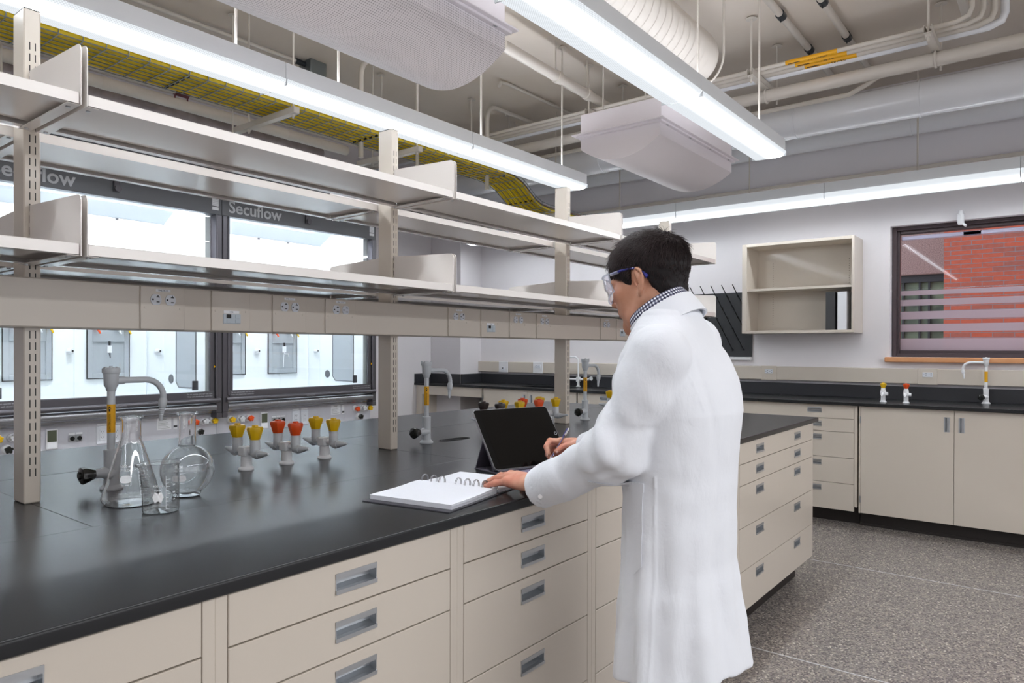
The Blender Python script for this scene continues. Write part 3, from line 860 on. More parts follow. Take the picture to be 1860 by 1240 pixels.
part('pilaster_holes', mb, 'gap', wcb, world=True)
def binder(y, mt, lab):
    t = thing('ring_binder', (6.06, y, 1.4585), lab, 'binder', 'ring binders in the wall cabinet')
    m = MB(); m.box(-.115, -.112, -.034, .034, 0, .30, .001); m.box(-.112, .14, -.034, -.031, 0, .30, .001); m.box(-.112, .14, .031, .034, 0, .30, .001); part('cover', m, mt, t)
    m = MB(); m.box(-.10, .13, -.0305, .0305, .006, .285); part('pages', m, 'paper', t)
    if mt == 'binder_black':
        m = MB(); m.box(-.1162, -.1149, -.027, .027, .02, .26, .0004); part('spine_pocket', m, 'binder_black', t)
binder(1.445, 'binder_black', 'dark grey ring binder standing in the wall cabinet, left of the white one')
binder(1.358, 'binder_white', 'white ring binder at the right end of the wall cabinet')

# drying rack (pegboard)
pg = thing('drying_rack', (6.21, 2.5, 1.23), 'black drying pegboard on the window wall beside the open wall cabinet', 'drying rack')
mb = MB(); mb.box(6.205, 6.229, 2.16, 2.76, 1.235, 1.812, .003); part('board', mb, 'pegboard', pg, world=True)
mb = MB(); mb.box(6.185, 6.229, 2.16, 2.76, 1.205, 1.2345, .003); part('drip_tray', mb, 'white_plastic', pg, world=True)
for r_ in range(6):
    for c_ in range(6):
        y = 2.23 + c_ * .10 + (.05 if r_ % 2 else 0); z = 1.30 + r_ * .095
        if y > 2.74: continue
        m = MB(); m.tube([(6.206, y, z), (6.19, y, z + .004), (6.09, y + .012, z + .10)], [.006, .0045, .0035], n=8); m.cyl((6.2055, y, z - .002), (6.197, y, z), .010, .007, n=10)
        part('peg', m, 'black', pg, world=True)
# ------------------------------------------------------------ pendant luminaires
LZ = 2.43
def luminaire(origin, rz, label, group, hh=.072, ch=.030, cwid=.020, half=.10, ln=1.2165, rods=(.3,), rod_top=ZC, up=True):
    t = thing('linear_luminaire', origin, label, 'ceiling light', group, rz)
    m = MB()
    hw = half - .006
    m.box(0, ln, -hw, hw, ch, ch + hh, .001)
    m.box(0, .0015, -half, half, .004, ch); m.box(ln - .0015, ln, -half, half, .004, ch)
    part('housing', m, 'fixture_white', t)
    m = MB(); m.box(.03, ln - .03, -.05, .05, ch + hh, ch + hh + .002); part('top_fill_strip', m, 'ceiling_fill' if up else 'fixture_white', t)  # added strip that lifts the ceiling brightness; plain white where up is off
    # lens: gently bowed tray with chamfered sides
    prof = [(-half, ch), (-half + cwid, .004), (-half + cwid + .02, .001), (0, 0), (half - cwid - .02, .001), (half - cwid, .004), (half, ch)]
    m = MB(); uv = []; n = len(prof); s_ = 0; acc = [0]
    for k in range(1, n): acc.append(acc[-1] + math.hypot(prof[k][0] - prof[k - 1][0], prof[k][1] - prof[k - 1][1]))
    mid = acc[3]
    vs = []
    for x in (.002, ln - .002):
        for (y, z), a_ in zip(prof, acc): vs.append((x, y, z)); uv.append((x, a_ - mid))
    m.add(vs, [(k, n + k, n + k + 1, k + 1) for k in range(n - 1)], False); m.uv = uv
    part('lens', m, 'lens' if up else 'lens_wall_run', t)
    for r_ in rods:
        m = MB(); m.cyl((r_, 0, ch + hh + .002), (r_, 0, rod_top - LZ - .0005), .006, n=8); m.lathe([(.028, 0), (.028, .004), (.009, .018)], (r_, 0, rod_top - LZ - .02), 12)
        part('suspension_rod', m, 'pipe_paint', t)
    return t
for yc, nm in ((2.73, 'over the far half of the island'), (1.37, 'over the near half of the island'), (4.09, 'added unseen over the fume hood aisle')):  # hood aisle run is an unseen extra that brightens the far wall
    for k in range(4):
        x = 4.222 - 1.219 * (k + 1)
        luminaire((x, yc, LZ), 0, 'glowing linear light %s, %s' % (nm, ['section at its far end', 'second section from far end', 'third section from far end', 'section nearest the camera'][k]),
                  'pendant light run ' + nm, rods=((.35,) if k % 2 else (.18, 1.04)) if yc < 4 else (.6,), up=yc < 4)
for k in range(5):
    y = 5.09 - 1.219 * k
    luminaire((5.80, y, LZ), -PI / 2, 'glowing linear light along the window wall, section %s' % ['at the far corner', 'second from the far corner', 'behind the head of the person', 'above the open wall cabinet', 'above the window'][k],
              'pendant light run along the window wall', hh=.078, ch=.070, cwid=.045, half=.10, rods=(.61,), up=False)

# ------------------------------------------------------------ curved-belly air diffusers (beams) between the light runs
def beam(x0, x1, yc, label, perforated):
    zf = 2.60
    t = thing('ceiling_air_diffuser', ((x0 + x1) / 2, yc, zf), label, 'air diffuser', 'curved ceiling air diffusers')
    m = MB(); m.box(x0, x1, yc - .305, yc + .305, zf, zf + .008, .002); m.box(x0 + .02, x1 - .02, yc - .285, yc + .285, zf - .012, zf - .0002, .002); part('flange', m, 'beam_white', t, world=True)
    m = MB(); m.box(x0 + .05, x1 - .05, yc - .27, yc + .27, zf + .0085, zf + .135, .002); part('plenum_box', m, 'beam_white', t, world=True)
    for xx in (x0 + .2, x1 - .2):
        for yy in (yc - .09, yc + .2):
            m = MB(); m.cyl((xx, yy, zf + .135), (xx, yy, ZC - .0005), .004, n=6); part('hanger_rod', m, 'pipe_paint', t, world=True)
    a, b = x0 + .045, x1 - .045
    hw, dz, sag = .265, .068, .095
    n = 24
    arc = [(yc - hw + 2 * hw * k / n, zf - .0125 - dz - sag * (1 - ((2 * k / n - 1) ** 2))) for k in range(n + 1)]
    m = MB(); vs, uv = [], []
    prof = [(yc - hw, zf - .0125)] + arc + [(yc + hw, zf - .0125)]
    s_ = 0
    for x in (a, b):
        acc = 0
        for k, (y, z) in enumerate(prof):
            if k: acc += math.hypot(y - prof[k - 1][0], z - prof[k - 1][1])
            vs.append((x, y, z)); uv.append((x, acc))
    q = len(prof)
    m.add(vs, [(k, k + 1, q + k + 1, q + k) for k in range(q - 1)], True)
    o = len(m.v); ends = [(a, y, z) for y, z in prof] + [(b, y, z) for y, z in prof]
    m.v += ends; uv += [(0.0, 0.0)] * len(ends)
    m.f += [tuple(o + k for k in range(q))[::-1], tuple(o + q + k for k in range(q))]; m.m += [1, 1]; m.s += [False, False]
    m.uv = uv
    m.v = [tuple(p) for p in m.v]
    part('curved_diffuser', m, ['perforated' if perforated else 'beam_white', 'beam_white'], t, world=True)
    m = MB()
    for k in range(4):
        m.box(x0 + .12 + k * (x1 - x0 - .24) / 3 - .012, x0 + .12 + k * (x1 - x0 - .24) / 3 + .012, yc - .279, yc - .272, zf - .0135, zf - .0122)
    part('latches', m, 'steel', t, world=True)
beam(1.10, 2.285, 2.06, 'white curved ceiling diffuser with a perforated belly at the top of the photo', True)
beam(3.605, 4.785, 2.06, 'plain white curved ceiling diffuser hanging beyond the island, nearer the window wall', False)

# ------------------------------------------------------------ ducts and pipes
def tubeobj(name, pts, r, m_, label, cat, n=20, group=None, rings=(), rr=None):
    m = MB(); m.tube(pts, r, n)
    for p, d in rings:
        p = Vector(p); d = Vector(d); m.cyl(p - d, p + d, (rr or r * 1.04), n=n)
    return solo(name, m, m_, label, cat, group)
Ys = -3.0
# pair of big white ducts running along the window wall
def dring(x, z, r, ys):
    return [((x, y, z), (0, .006, 0)) for y in ys]
tubeobj('air_duct', [(5.40, Ys, 2.985), (5.40, 5.3, 2.985)], .118, 'duct_paint', 'big round white duct running above the window wall light, upper of the two', 'duct', 32, 'round white ducts along the window wall', dring(5.40, 2.985, .118, (.75, 1.55, 3.2, -1)))
tubeobj('air_duct', [(6.06, Ys, 3.03), (6.06, 5.3, 3.03)], .10, 'duct_paint', 'round white duct closest to the window wall, lower of the two', 'duct', 32, 'round white ducts along the window wall', dring(6.06, 3.03, .10, (.9, 2.4, 4.0)))
# bundle of pipes on trapeze hangers
bx = 4.68
pipes = [(4.50, 3.085, .013), (4.565, 3.085, .014), (4.63, 3.088, .017), (4.70, 3.092, .021)]
for k, (x, z, r) in enumerate(pipes):
    m = MB(); m.tube([(x, 5.5, z), (x, .46 - .045 * k, z), (x + .0, .40 - .045 * k, z + .02), (x, .385 - .045 * k, z + .06), (x - .02, .385 - .045 * k, ZC - .001)], r, 12)
    solo('service_pipe', m, 'pipe_paint' if k < 3 else 'duct_paint', ['thin cream service pipe of the ceiling bundle, farthest left', 'thin cream service pipe of the ceiling bundle, second from the left', 'cream service pipe of the ceiling bundle, third from the left', 'bluish white insulated pipe in the ceiling bundle'][k], 'pipe', 'service pipes on the ceiling hangers')
tubeobj('service_pipe', [(4.72, 5.5, 2.985), (4.72, -2.9, 2.985)], .040, 'pipe_paint', 'thick cream pipe slung below the ceiling hanger channels', 'pipe', 20, 'service pipes on the ceiling hangers')
tubeobj('service_pipe', [(4.98, 5.5, 2.97), (4.98, 1.1, 2.97), (4.98, .98, 3.02), (5.02, .9, 3.08)], .016, 'pipe_paint', 'thin cream pipe with an upward bend behind the ceiling bundle', 'pipe', 10)
for k, (x, z, r) in enumerate(pipes[:3]):
    m = MB(); y0_ = 1.36 - .04 * k
    m.tube([(x, y0_, z), (x, y0_ - .30, z)], r + .0012, 14, caps=False); m.mat(1)
    m.text(['HOT WATER', 'LAB AIR', 'LAB VAC'][k], r * 1.5, Matrix.Translation((x - r * .55, y0_ - .19, z - r * .92)) @ Matrix(((0, .55, -.83, 0), (-1, 0, 0, 0), (0, -.83, -.55, 0), (0, 0, 0, 1))))
    m.box(x - r * .9, x - r * .4, y0_ - .085, y0_ - .015, z - r * 1.05, z - r * .9)
    solo('pipe_label', m, ['label_yellow', 'ink'], 'orange pipe marker with black letters, %s of three on the ceiling bundle' % ['topmost', 'middle one', 'lowest'][k], 'pipe label', 'orange pipe markers')
def trapeze(y, label):
    t = thing('hanger_channel', (bx, y, 3.02), label, 'pipe hanger', 'steel pipe hangers on the ceiling')
    m = MB(); s_ = .0205
    for a_, b_ in ((-s_, -s_ + .0025), (s_ - .0025, s_)): m.box(4.40, 4.96, y + a_, y + b_, 3.027, 3.067)
    m.box(4.40, 4.96, y - s_, y + s_, 3.0265, 3.029); m.box(4.40, 4.96, y - s_, y - s_ + .008, 3.065, 3.068); m.box(4.40, 4.96, y + s_ - .008, y + s_, 3.065, 3.068)
    part('channel', m, 'pipe_paint', t, world=True)
    for x in (4.425, 4.93):
        m = MB(); m.cyl((x, y, 2.985), (x, y, ZC - .0005), .0065, n=8); m.cyl((x, y, 3.01), (x, y, 3.026), .013, n=6); m.lathe([(.035, 0), (.035, .003), (.01, .014)], (x, y, ZC - .016), 12); part('threaded_rod', m, 'pipe_paint', t, world=True)
    m = MB(); m.tube([(4.72 + .046 * math.cos(a_), y - .0, 2.985 + .046 * math.sin(a_)) for a_ in [PI * 2 * k / 20 for k in range(21)]], .006, 6, caps=False); part('pipe_clamp', m, 'pipe_paint', t, world=True)
for y, l_ in ((1.55, 'steel channel pipe hanger under the ceiling, the one left of the orange pipe markers'), (.58, 'steel channel pipe hanger under the ceiling, right of the orange pipe markers'), (2.75, 'steel channel pipe hanger under the ceiling above the far curved diffuser'), (3.9, 'steel channel pipe hanger under the ceiling, farthest from the camera')): trapeze(y, l_)
t = thing('hanger_channel', (4.2, .3, 3.2), 'steel channel holding the risers at the top right corner of the photo', 'pipe hanger', 'steel pipe hangers on the ceiling')
m = MB(); m.box(4.40, 4.85, .42, .46, 3.215, 3.255, .002); m.box(4.45, 4.75, .33, .345, 3.235, 3.24); part('channel', m, 'pipe_paint', t, world=True)
m = MB(); m.cyl((4.44, .44, 3.19), (4.44, .44, ZC - .0005), .0065, n=8); part('threaded_rod', m, 'pipe_paint', t, world=True)
# spiral duct above the near light run
m = MB(); cy, cz, r_ = 1.72, 3.01, .16
m.tube([(-3.2, cy, cz), (3.90, cy, cz), (3.93, cy, cz), (3.94, cy, cz)], [r_, r_, r_ * .97, r_ * .9], 40)
for k in range(80): m.tube([(3.80 - k * .07, cy, cz), (3.804 - k * .07, cy, cz)], r_ + .0022, 40, caps=False)
sd = solo('spiral_duct', m, 'pipe_paint', 'large cream spiral duct above the near light run, ending with a rounded cap', 'duct')
m = MB(); m.tube([(3.96, cy + (r_ + .012) * math.cos(a_), cz + (r_ + .012) * math.sin(a_)) for a_ in [PI + PI * k / 16 for k in range(17)]], .006, 6); m.cyl((3.96, cy - r_ - .012, cz), (3.96, cy - r_ - .012, ZC - .0005), .007, n=6); m.cyl((3.96, cy + r_ + .012, cz), (3.96, cy + r_ + .012, ZC - .0005), .007, n=6)
solo('duct_strap', m, 'pipe_paint', 'strap hanger around the end of the cream spiral duct', 'duct strap')
# ceiling conduits
def conduit(pts, r, lab, couplings=(), cl=.03):
    t = thing('conduit', pts[0], lab, 'conduit', 'painted conduits under the ceiling')
    m = MB(); m.tube(pts, r, 12); part('tube', m, 'pipe_paint', t, world=True)
    for p in couplings:
        m = MB(); m.cyl((p[0] - cl, p[1], p[2]), (p[0] + cl, p[1], p[2]), r * 1.25, n=14); m.cyl((p[0], p[1], p[2] - r * 2), (p[0], p[1], p[2]), .004, n=6); part('coupling', m, 'dark_metal', t, world=True)
conduit([(1.5, 1.37, 3.36), (5.9, 1.37, 3.36)], .022, 'cream conduit under the ceiling beside the near light run, the left one of two', [(4.43, 1.37, 3.36), (5.05, 1.37, 3.36)])
conduit([(1.5, 1.12, 3.36), (5.9, 1.12, 3.36)], .022, 'cream conduit under the ceiling beside the near light run, the right one of two', [(4.40, 1.12, 3.36), (5.0, 1.12, 3.36)])
conduit([(1.2, 4.35, 3.37), (3.02, 4.35, 3.37)], .014, 'thin conduit running to the grey ceiling box')
m = MB(); m.box(3.10, 3.24, 4.28, 4.42, 3.30, 3.3995, .003); m.mat(1); m.box(3.105, 3.235, 4.285, 4.415, 3.295, 3.30); m.cyl((3.02, 4.35, 3.37), (3.10, 4.35, 3.37), .02, n=10)
solo('junction_box', m, ['galvanised', 'dark_metal'], 'grey metal junction box on the ceiling above the far light run', 'junction box')
conduit([(3.35, 2.70, 3.16), (5.5, 2.78, 3.16)], .035, 'thick cream sprinkler pipe with couplings behind the far curved diffuser', [])
for x in (3.95, 4.35):
    m = MB(); m.cyl((x, 2.72 + (x - 3.9) * .03, 3.16), (x + .05, 2.722 + (x - 3.9) * .03, 3.16), .042, n=16); m.cyl((x, 2.72, 3.20), (x, 2.72, ZC - .0005), .005, n=6)
    solo('pipe_coupling', m, 'pipe_paint', 'cream coupling with hanger on the thick sprinkler pipe, %s of two' % ('left' if x < 4 else 'right'), 'pipe coupling', 'couplings on the sprinkler pipe')
conduit([(4.2, 3.42, 3.32), (4.22, 3.42, 3.36), (4.3, 3.42, 3.372), (5.6, 3.40, 3.372)], .012, 'thin conduit crossing the ceiling toward the window wall')
def gooseneck(x, y, lab, zb=2.62, dx=.35):
    m = MB(); pts = [(x, y, zb), (x, y, 3.18)] + [(x + .10 - .10 * math.cos(a_), y, 3.18 + .14 * math.sin(a_)) for a_ in [PI / 2 * k / 6 for k in range(1, 7)]] + [(x + dx, y, 3.34)]
    m.tube(pts, .018, 12); solo('bent_conduit', m, 'pipe_paint', lab, 'conduit', 'bent conduits rising to the ceiling')
gooseneck(3.18, 3.82, 'bent conduit rising to the ceiling behind the far light run, left one', dx=.3)
gooseneck(4.45, 3.75, 'bent conduit rising to the ceiling behind the far light run, right one', dx=.9)
m = MB(); m.cyl((3.65, 3.75, 2.6), (3.65, 3.75, ZC - .0005), .013, n=10); solo('drop_rod', m, 'pipe_paint', 'straight vertical conduit behind the far light run', 'conduit')

# ------------------------------------------------------------ wire cable tray with yellow cables
tray = thing('cable_tray', (2, 3.76, 2.73), 'wire basket tray hung over the aisle and dropping at its far end', 'cable tray')
ty0, ty1 = 3.60, 3.90
path = [(-1.5, 2.73), (4.50, 2.73), (4.64, 2.717), (4.75, 2.68), (4.84, 2.625), (4.92, 2.575), (5.02, 2.54), (5.15, 2.53), (5.85, 2.53)]
pl = [(-1.5, 2.73)]
for (a, b), (c_, d) in zip(path, path[1:]):
    L_ = math.hypot(c_ - a, d - b); n = max(1, round(L_ / .1016))
    for k in range(1, n + 1): pl.append((a + (c_ - a) * k / n, b + (d - b) * k / n))
mb = MB(); hgt = .055
for k in range(7):
    y = ty0 + (ty1 - ty0) * k / 6; mb.tube([(x, y, z) for x, z in path], .0028, 6)
for y in (ty0 - .004, ty1 + .004):
    for h_ in (.028, hgt): mb.tube([(x, y, z + h_) for x, z in path], .0028, 6)
for x, z in pl:
    if x < 0: continue
    mb.tube([(x, ty0 - .004, z + hgt), (x, ty0 - .004, z + .012), (x, ty0 + .008, z - .004), (x, ty1 - .008, z - .004), (x, ty1 + .004, z + .012), (x, ty1 + .004, z + hgt)], .0028, 6)
part('wire_basket', mb, 'galvanised', tray, world=True)
# yellow data cables: individually visible bundles laid side by side
def off(pth, h_):
    return [(x, z + h_) for x, z in pth]
ncab = 0
def cable(y, h_, m_, lab, grp):
    mb = MB(); rr = .0128
    mb.tube([(x, y + .002 * math.sin(x * 5 + y * 90), z + h_) for x, z in [(-1.5, 2.73), (0, 2.73), (1, 2.73), (2, 2.73), (3, 2.73)] + path[1:]], rr, 8)
    return solo('data_cable_bundle', mb, m_, lab, 'cable', grp)
for k in range(13):
    cable(ty0 + .014 + k * .0227, .0155, 'cable_yellow', 'yellow data cable bundle lying in the wire tray', 'yellow cable bundles in the wire tray')
for k in range(3):
    mb = MB(); mb.tube([(x, ty0 + .010 + k * .014, z + .036) for x, z in path], .0065, 8); solo('power_cable', mb, 'cable_brown', 'brown cable on top of the yellow bundles along the tray edge', 'cable', 'brown cables in the wire tray')
for k, x in enumerate((1.86, 3.15, 4.52, 4.90)):
    z = 2.728 if x < 4.6 else 2.587
    for q in range(5):
        mb = MB(); y = ty0 + .03 + q * .057; mb.box(x, x + .006, y - .012, y + .012, z - .006, z + .03)
        solo('cable_tie', mb, 'black', 'black tie on the cable tray, in the row ' + ['between the first and second posts', 'behind the second shelf bracket', 'where the tray starts to drop', 'at the foot of the tray drop'][k], 'cable tie', 'black ties on the cable tray, row ' + 'near middle far lowest'.split()[k])
def bracket(x, z, lab):
    t = thing('tray_support', (x, 3.8, z - .05), lab, 'tray support', 'channel supports under the cable tray')
    m = MB(); m.box(x, x + .04, 3.50, 4.16, z - .05, z - .012, .002); m.box(x + .002, x + .038, 3.4995, 3.5002, z - .046, z - .016); part('channel', m, 'pipe_paint', t, world=True)
    for y in (3.535, 4.0):
        m = MB(); m.cyl((x + .02, y, z - .075), (x + .02, y, ZC - .0005), .0055, n=8); m.cyl((x + .02, y, z - .065), (x + .02, y, z - .0505), .011, n=6); part('threaded_rod', m, 'pipe_paint', t, world=True)
bracket(2.42, 2.715, 'white channel support under the cable tray between the first two posts')
bracket(3.42, 2.715, 'white channel support under the cable tray behind the third shelf bracket')
bracket(5.12, 2.515, 'white channel support under the lowered end of the cable tray')
bracket(.9, 2.715, 'white channel support under the cable tray at the left')
# pipes below the tray
t_ = tubeobj('water_pipe', [(-1.5, 4.05, 2.79), (3.2, 4.05, 2.79), (3.5, 4.08, 2.80), (3.75, 4.2, 2.83), (3.95, 4.5, 2.86), (4.0, 5.7, 2.86)], .0165, 'pipe_paint', 'slim white pipe running beside the cable tray and bending away', 'pipe', 14)
mb = MB(); mb.cyl((2.0, 4.05, 2.79), (2.08, 4.05, 2.79), .026, n=6); mb.cyl((2.0, 4.05, 2.765), (2.0, 4.05, 2.75), .005, n=6); mb.cyl((2.075, 4.05, 2.765), (2.075, 4.05, 2.75), .005, n=6)
solo('pipe_clamp', mb, 'maroon', 'dark red clamp on the slim white pipe', 'pipe clamp')
tubeobj('conduit_pipe', [(-1.5, 4.25, 2.79), (3.4, 4.25, 2.79)], .035, 'pipe_paint', 'cream pipe just behind the slim white pipe', 'pipe', 16, None, [((x, 4.25, 2.79), (.02, 0, 0)) for x in (1.7, 2.9)])
tubeobj('metal_duct', [(-1.5, 4.45, 2.77), (3.3, 4.45, 2.77)], .063, 'duct_metal', 'dark metallic round duct running above the fume hoods', 'duct', 28, None, [((x, 4.45, 2.77), (.004, 0, 0)) for x in (1.3, 2.25, 2.42, 3.1)])
mb = MB(); mb.cyl((4.3, 4.75, 2.72), (4.62, 4.75, 2.72), .125, n=32); mb.mat(1); mb.cyl((4.62, 4.75, 2.72), (4.68, 4.75, 2.72), .15, n=32); mb.mat(2); mb.cyl((4.68, 4.75, 2.72), (5.5, 4.75, 2.72), .11, n=32)
solo('duct_damper', mb, ['galvanised', 'black', 'duct_paint'], 'galvanised duct with black flange and white continuation behind the dropping cable tray', 'duct')

# ------------------------------------------------------------ fume hoods
def hood(x0, label, side):
    W = 1.485; x1 = x0 + W
    yf, yb = 4.90, 5.79
    t = thing('fume_hood', (x0 + W / 2, yf + .4, 0), label, 'fume hood', 'fume hoods against the back wall')
    P = lambda n_, m_, mt, **k: part(n_, m_, mt, t, world=True, **k)
    m = MB(); m.box(x0 + .01, x1 - .01, 4.98, yb, 0, .56, .003); m.box(x0 + .02, x1 - .02, 4.97, 4.98, .1, .55, .002); P('base_cabinet', m, 'hood_grey')
    m = MB(); m.box(x0 + .001, x1 - .001, 4.975, 5.0, .5605, .822, .002)
    for xs in (.135, .318, .604, .905, 1.193): m.box(x0 + xs - .0008, x0 + xs + .0008, 4.9745, 4.976, .566, .818)
    pan = P('control_panel', m, 'hood_grey')
    m = MB(); m.box(x0 + .001, x1 - .001, 5.0005, yb, .5605, .900, .002); P('worktop', m, 'hood_white')
    # outer shell
    m = MB(); m.box(x0, x0 + .03, 4.96, yb, .9005, 2.62); m.box(x1 - .03, x1, 4.96, yb, .9005, 2.62); m.box(x0 + .03, x1 - .03, 5.0, yb, 2.56, 2.62); P('shell', m, 'hood_grey')
    # liner
    m = MB(); xa, xb = x0 + .0305, x1 - .0305
    m.box(xa, xb, 5.60, 5.62, .9005, 2.28)
    m.add([(xa, 5.60, 2.277), (xb, 5.60, 2.277), (xb, 5.06, 2.56), (xa, 5.06, 2.56)], [(0, 1, 2, 3)], False)
    m.box(xa, xa + .06, 4.97, 5.599, .9005, 2.559); m.box(xb - .06, xb, 4.97, 5.599, .9005, 2.559)
    m.box(xb - .20, xb - .198, 5.585, 5.599, .92, 1.9)
    li = P('liner', m, 'hood_white')
    m = MB()
    for xx in (xa + .25, xa + .7, xa + 1.0): m.box(xx, xx + .02, 5.592, 5.5995, 2.262, 2.276)
    m.box(xa + .061, xb - .061, 5.5985, 5.5999, 2.2765, 2.2785)
    part('liner_joint', m, 'hood_frame', li, world=True)
    m = MB(); m.box(xa + .25, xb - .25, 5.02, 5.16, 2.50, 2.53); P('hood_lamp', m, 'hood_lamp')
    # rounded side windows of the liner (right cheek) and port
    m = MB()
    xc = xb - .0604
    rect = [(5.10, 1.0), (5.36, 1.0), (5.40, 1.04), (5.40, 1.75), (5.10, 1.75)]
    m.prism(rect, xc - .001, xc, 'x'); m.mat(1)
    for a_, b_ in zip(rect, rect[1:] + rect[:1]): m.tube([(xc - .002, a_[0], a_[1]), (xc - .002, b_[0], b_[1])], .004, 6)
    part('side_window', m, ['hood_niche', 'hood_dark'], li, world=True)
    m = MB(); m.cyl((xc - .004, 5.48, 1.06), (xc, 5.48, 1.06), .036, n=24); part('cable_port', m, 'hood_dark', li, world=True)
    for xx in (xa + .072, xb - .13):
        m = MB(); m.box(xx, xx + .045, 5.02, 5.03, .99, 1.06, .003); part('side_grip', m, 'hood_frame', li, world=True)
    # service niches in the rear wall
    for k, xc in enumerate((x0 + .46, x0 + .98)):
        m = MB(); a, b = xc - .145, xc + .145; zb_, zt = 1.076, 1.64
        yy = 5.5995
        m.box(a, a + .035, yy - .012, yy, zb_, zt, .002); m.box(b - .035, b, yy - .012, yy, zb_, zt, .002); m.box(a + .035, b - .035, yy - .012, yy, zb_, zb_ + .04, .002); m.box(a + .035, b - .035, yy - .012, yy, 1.345, zt, .002)
        m.box(a + .035, b - .035, yy - .003, yy - .001, zb_ + .04, 1.345)
        ni = P('service_niche', m, 'hood_niche')
        m = MB()
        for seg in (((a - .004, a), (zb_ - .004, zt)), ((b, b + .004), (zb_ - .004, zt)), ((a, b), (zb_ - .004, zb_))): m.box(seg[0][0], seg[0][1], yy - .013, yy, seg[1][0], seg[1][1])
        part('gasket', m, 'black', ni, world=True)
        m = MB(); m.cyl((xc - .01, yy - .05, 1.35), (xc - .01, yy - .05, 1.318), .008, n=10); m.mat(1); m.cyl((xc - .01, yy - .05, 1.318), (xc - .01, yy - .05, 1.265), .017, n=14); m.mat(2)
        if side == 'R' and k == 1: m.tube([(xc - .01, yy - .05, 1.262), (xc + .0, yy - .05, 1.25), (xc + .03, yy - .05, 1.25), (xc + .034, yy - .05, 1.225)], .005, 8); m.cyl((xc - .012, yy - .05, 1.262), (xc - .02, yy - .05, 1.13), .003, n=6)
        else: m.cyl((xc - .01, yy - .05, 1.265), (xc - .004, yy - .05, 1.225), .008, .003, n=10)
        part('service_nozzle', m, ['black', 'white_plastic', 'hood_dark' if side == 'L' else 'white_plastic'], ni, world=True)
        for dx, mt in ((-.10, 'knob_orange'), (.045, 'knob_grey'), (.115, 'knob_yellow')):
            m = MB(); m.cyl((xc + dx, yy - .012, 1.452), (xc + dx, yy - .04, 1.452), .016, n=12); m.tube([(xc + dx, yy - .036, 1.455), (xc + dx + .012, yy - .05, 1.435), (xc + dx + .026, yy - .055, 1.405)], [.012, .009, .006], n=8); part('valve_lever', m, mt, ni, world=True)
    for xx in (x0 + .115, x0 + .73, x0 + 1.35):
        m = MB(); m.cyl((xx - .015, 5.599, 1.275), (xx + .0, 5.57, 1.277), .02, .018, n=14); m.mat(1); m.cyl((xx, 5.57, 1.277), (xx + .001, 5.566, 1.2775), .0075, n=10); P('rod_socket', m, ['white_plastic', 'black'])
    # header with silver lettering
    m = MB(); m.box(x0 + .001, x1 - .001, yf, 4.96, 2.285, 2.62, .002); hd = P('header', m, 'hood_header')
    m = MB(); m.text('Secuflow', .125, FRONT(x0 + .277, yf - .0015, 2.352), depth=.002, align='CENTER', bold=.018); part('lettering', m, 'letter_silver', hd, world=True)
    for xx in (x0 + .055, x1 - .075):
        if xx < x0 + 1: continue
        m = MB(); m.box(xx, xx + .05, yf - .001, yf, 2.345, 2.41); m.box(xx, xx + .05, yf - .001, yf, 2.315, 2.338); m.mat(1)
        for q in range(4): m.box(xx + .006, xx + .044, yf - .0014, yf - .0009, 2.353 + q * .013, 2.356 + q * .013)
        part('rating_label', m, ['label_white', 'hood_grey'], hd, world=True)
    m = MB(); m.box(x0 + .725, x0 + .765, yf - .02, yf, 2.325, 2.42, .004); m.cyl((x0 + .748, yf - .02, 2.345), (x0 + .748, yf - .034, 2.345), .021, n=18); part('sash_lock', m, 'hood_frame', hd, world=True)
    # frame posts
    for a, b in ((x0 + .002, x0 + .05), (x1 - .05, x1 - .002)):
        m = MB(); m.box(a, b, yf - .01, 4.9695, .825, 2.284, .004); m.cyl((a + (.045 if a < x0 + .1 else .003), yf - .012, .95), (a + (.045 if a < x0 + .1 else .003), yf - .012, 2.28), .008, n=10); P('side_post', m, 'hood_frame')
    # sash
    sx0, sx1 = x0 + .055, x1 - .055
    m = MB(); m.box(sx0, sx0 + .035, yf, yf + .022, .93, 1.50, .002); m.box(sx1 - .035, sx1, yf, yf + .022, .93, 1.50, .002)
    m.box(sx0, sx1, yf - .004, yf + .024, .925, .984, .004); m.cyl((sx0 - .03, yf - .02, .918), (sx1 + .03, yf - .02, .918), .017, n=14)
    m.box(x0 + .72, x0 + .80, yf - .04, yf - .02, .905, .918, .003)
    sa = P('sash_frame', m, 'hood_frame')
    m = MB()
    for xx, al in ((sx0 + .02, 'LEFT'), (sx1 - .02, 'RIGHT')):
        m.text('Do not operate with sash fully open', .013, FRONT(xx, yf - .005, .969), align=al); m.text('Keep sash closed when unattended', .013, FRONT(xx, yf - .005, .952), align=al)
    part('warning_print', m, 'letter_silver', sa, world=True)
    m = MB(); m.box(sx0 + .035, sx1 - .035, yf + .008, yf + .013, .984, 2.284); P('sash_glass', m, 'sash_glass')
    for q in (.5,):
        m = MB(); m.box(x0 + q, x0 + q + .004, yf + .014, yf + .018, .984, 1.6); P('sash_pane_edge', m, 'sash_glass')
    m = MB(); m.prism([(xx[1] - 0, xx[0]) for xx in ((x1 - .068, 1.155), (x1 - .053, 1.165), (x1 - .068, 1.175))], yf - .0135, yf - .011, 'y'); P('height_marker', m, 'label_yellow')
    # bottom airfoil rails
    m = MB(); m.tube([(x0 + .045, yf + .012, .868), (x1 - .045, yf + .012, .868)], .030, 20); m.tube([(x0 + .045, yf + .05, .842), (x1 - .045, yf + .05, .842)], .026, 16); P('airfoil_rail', m, 'hood_rail')
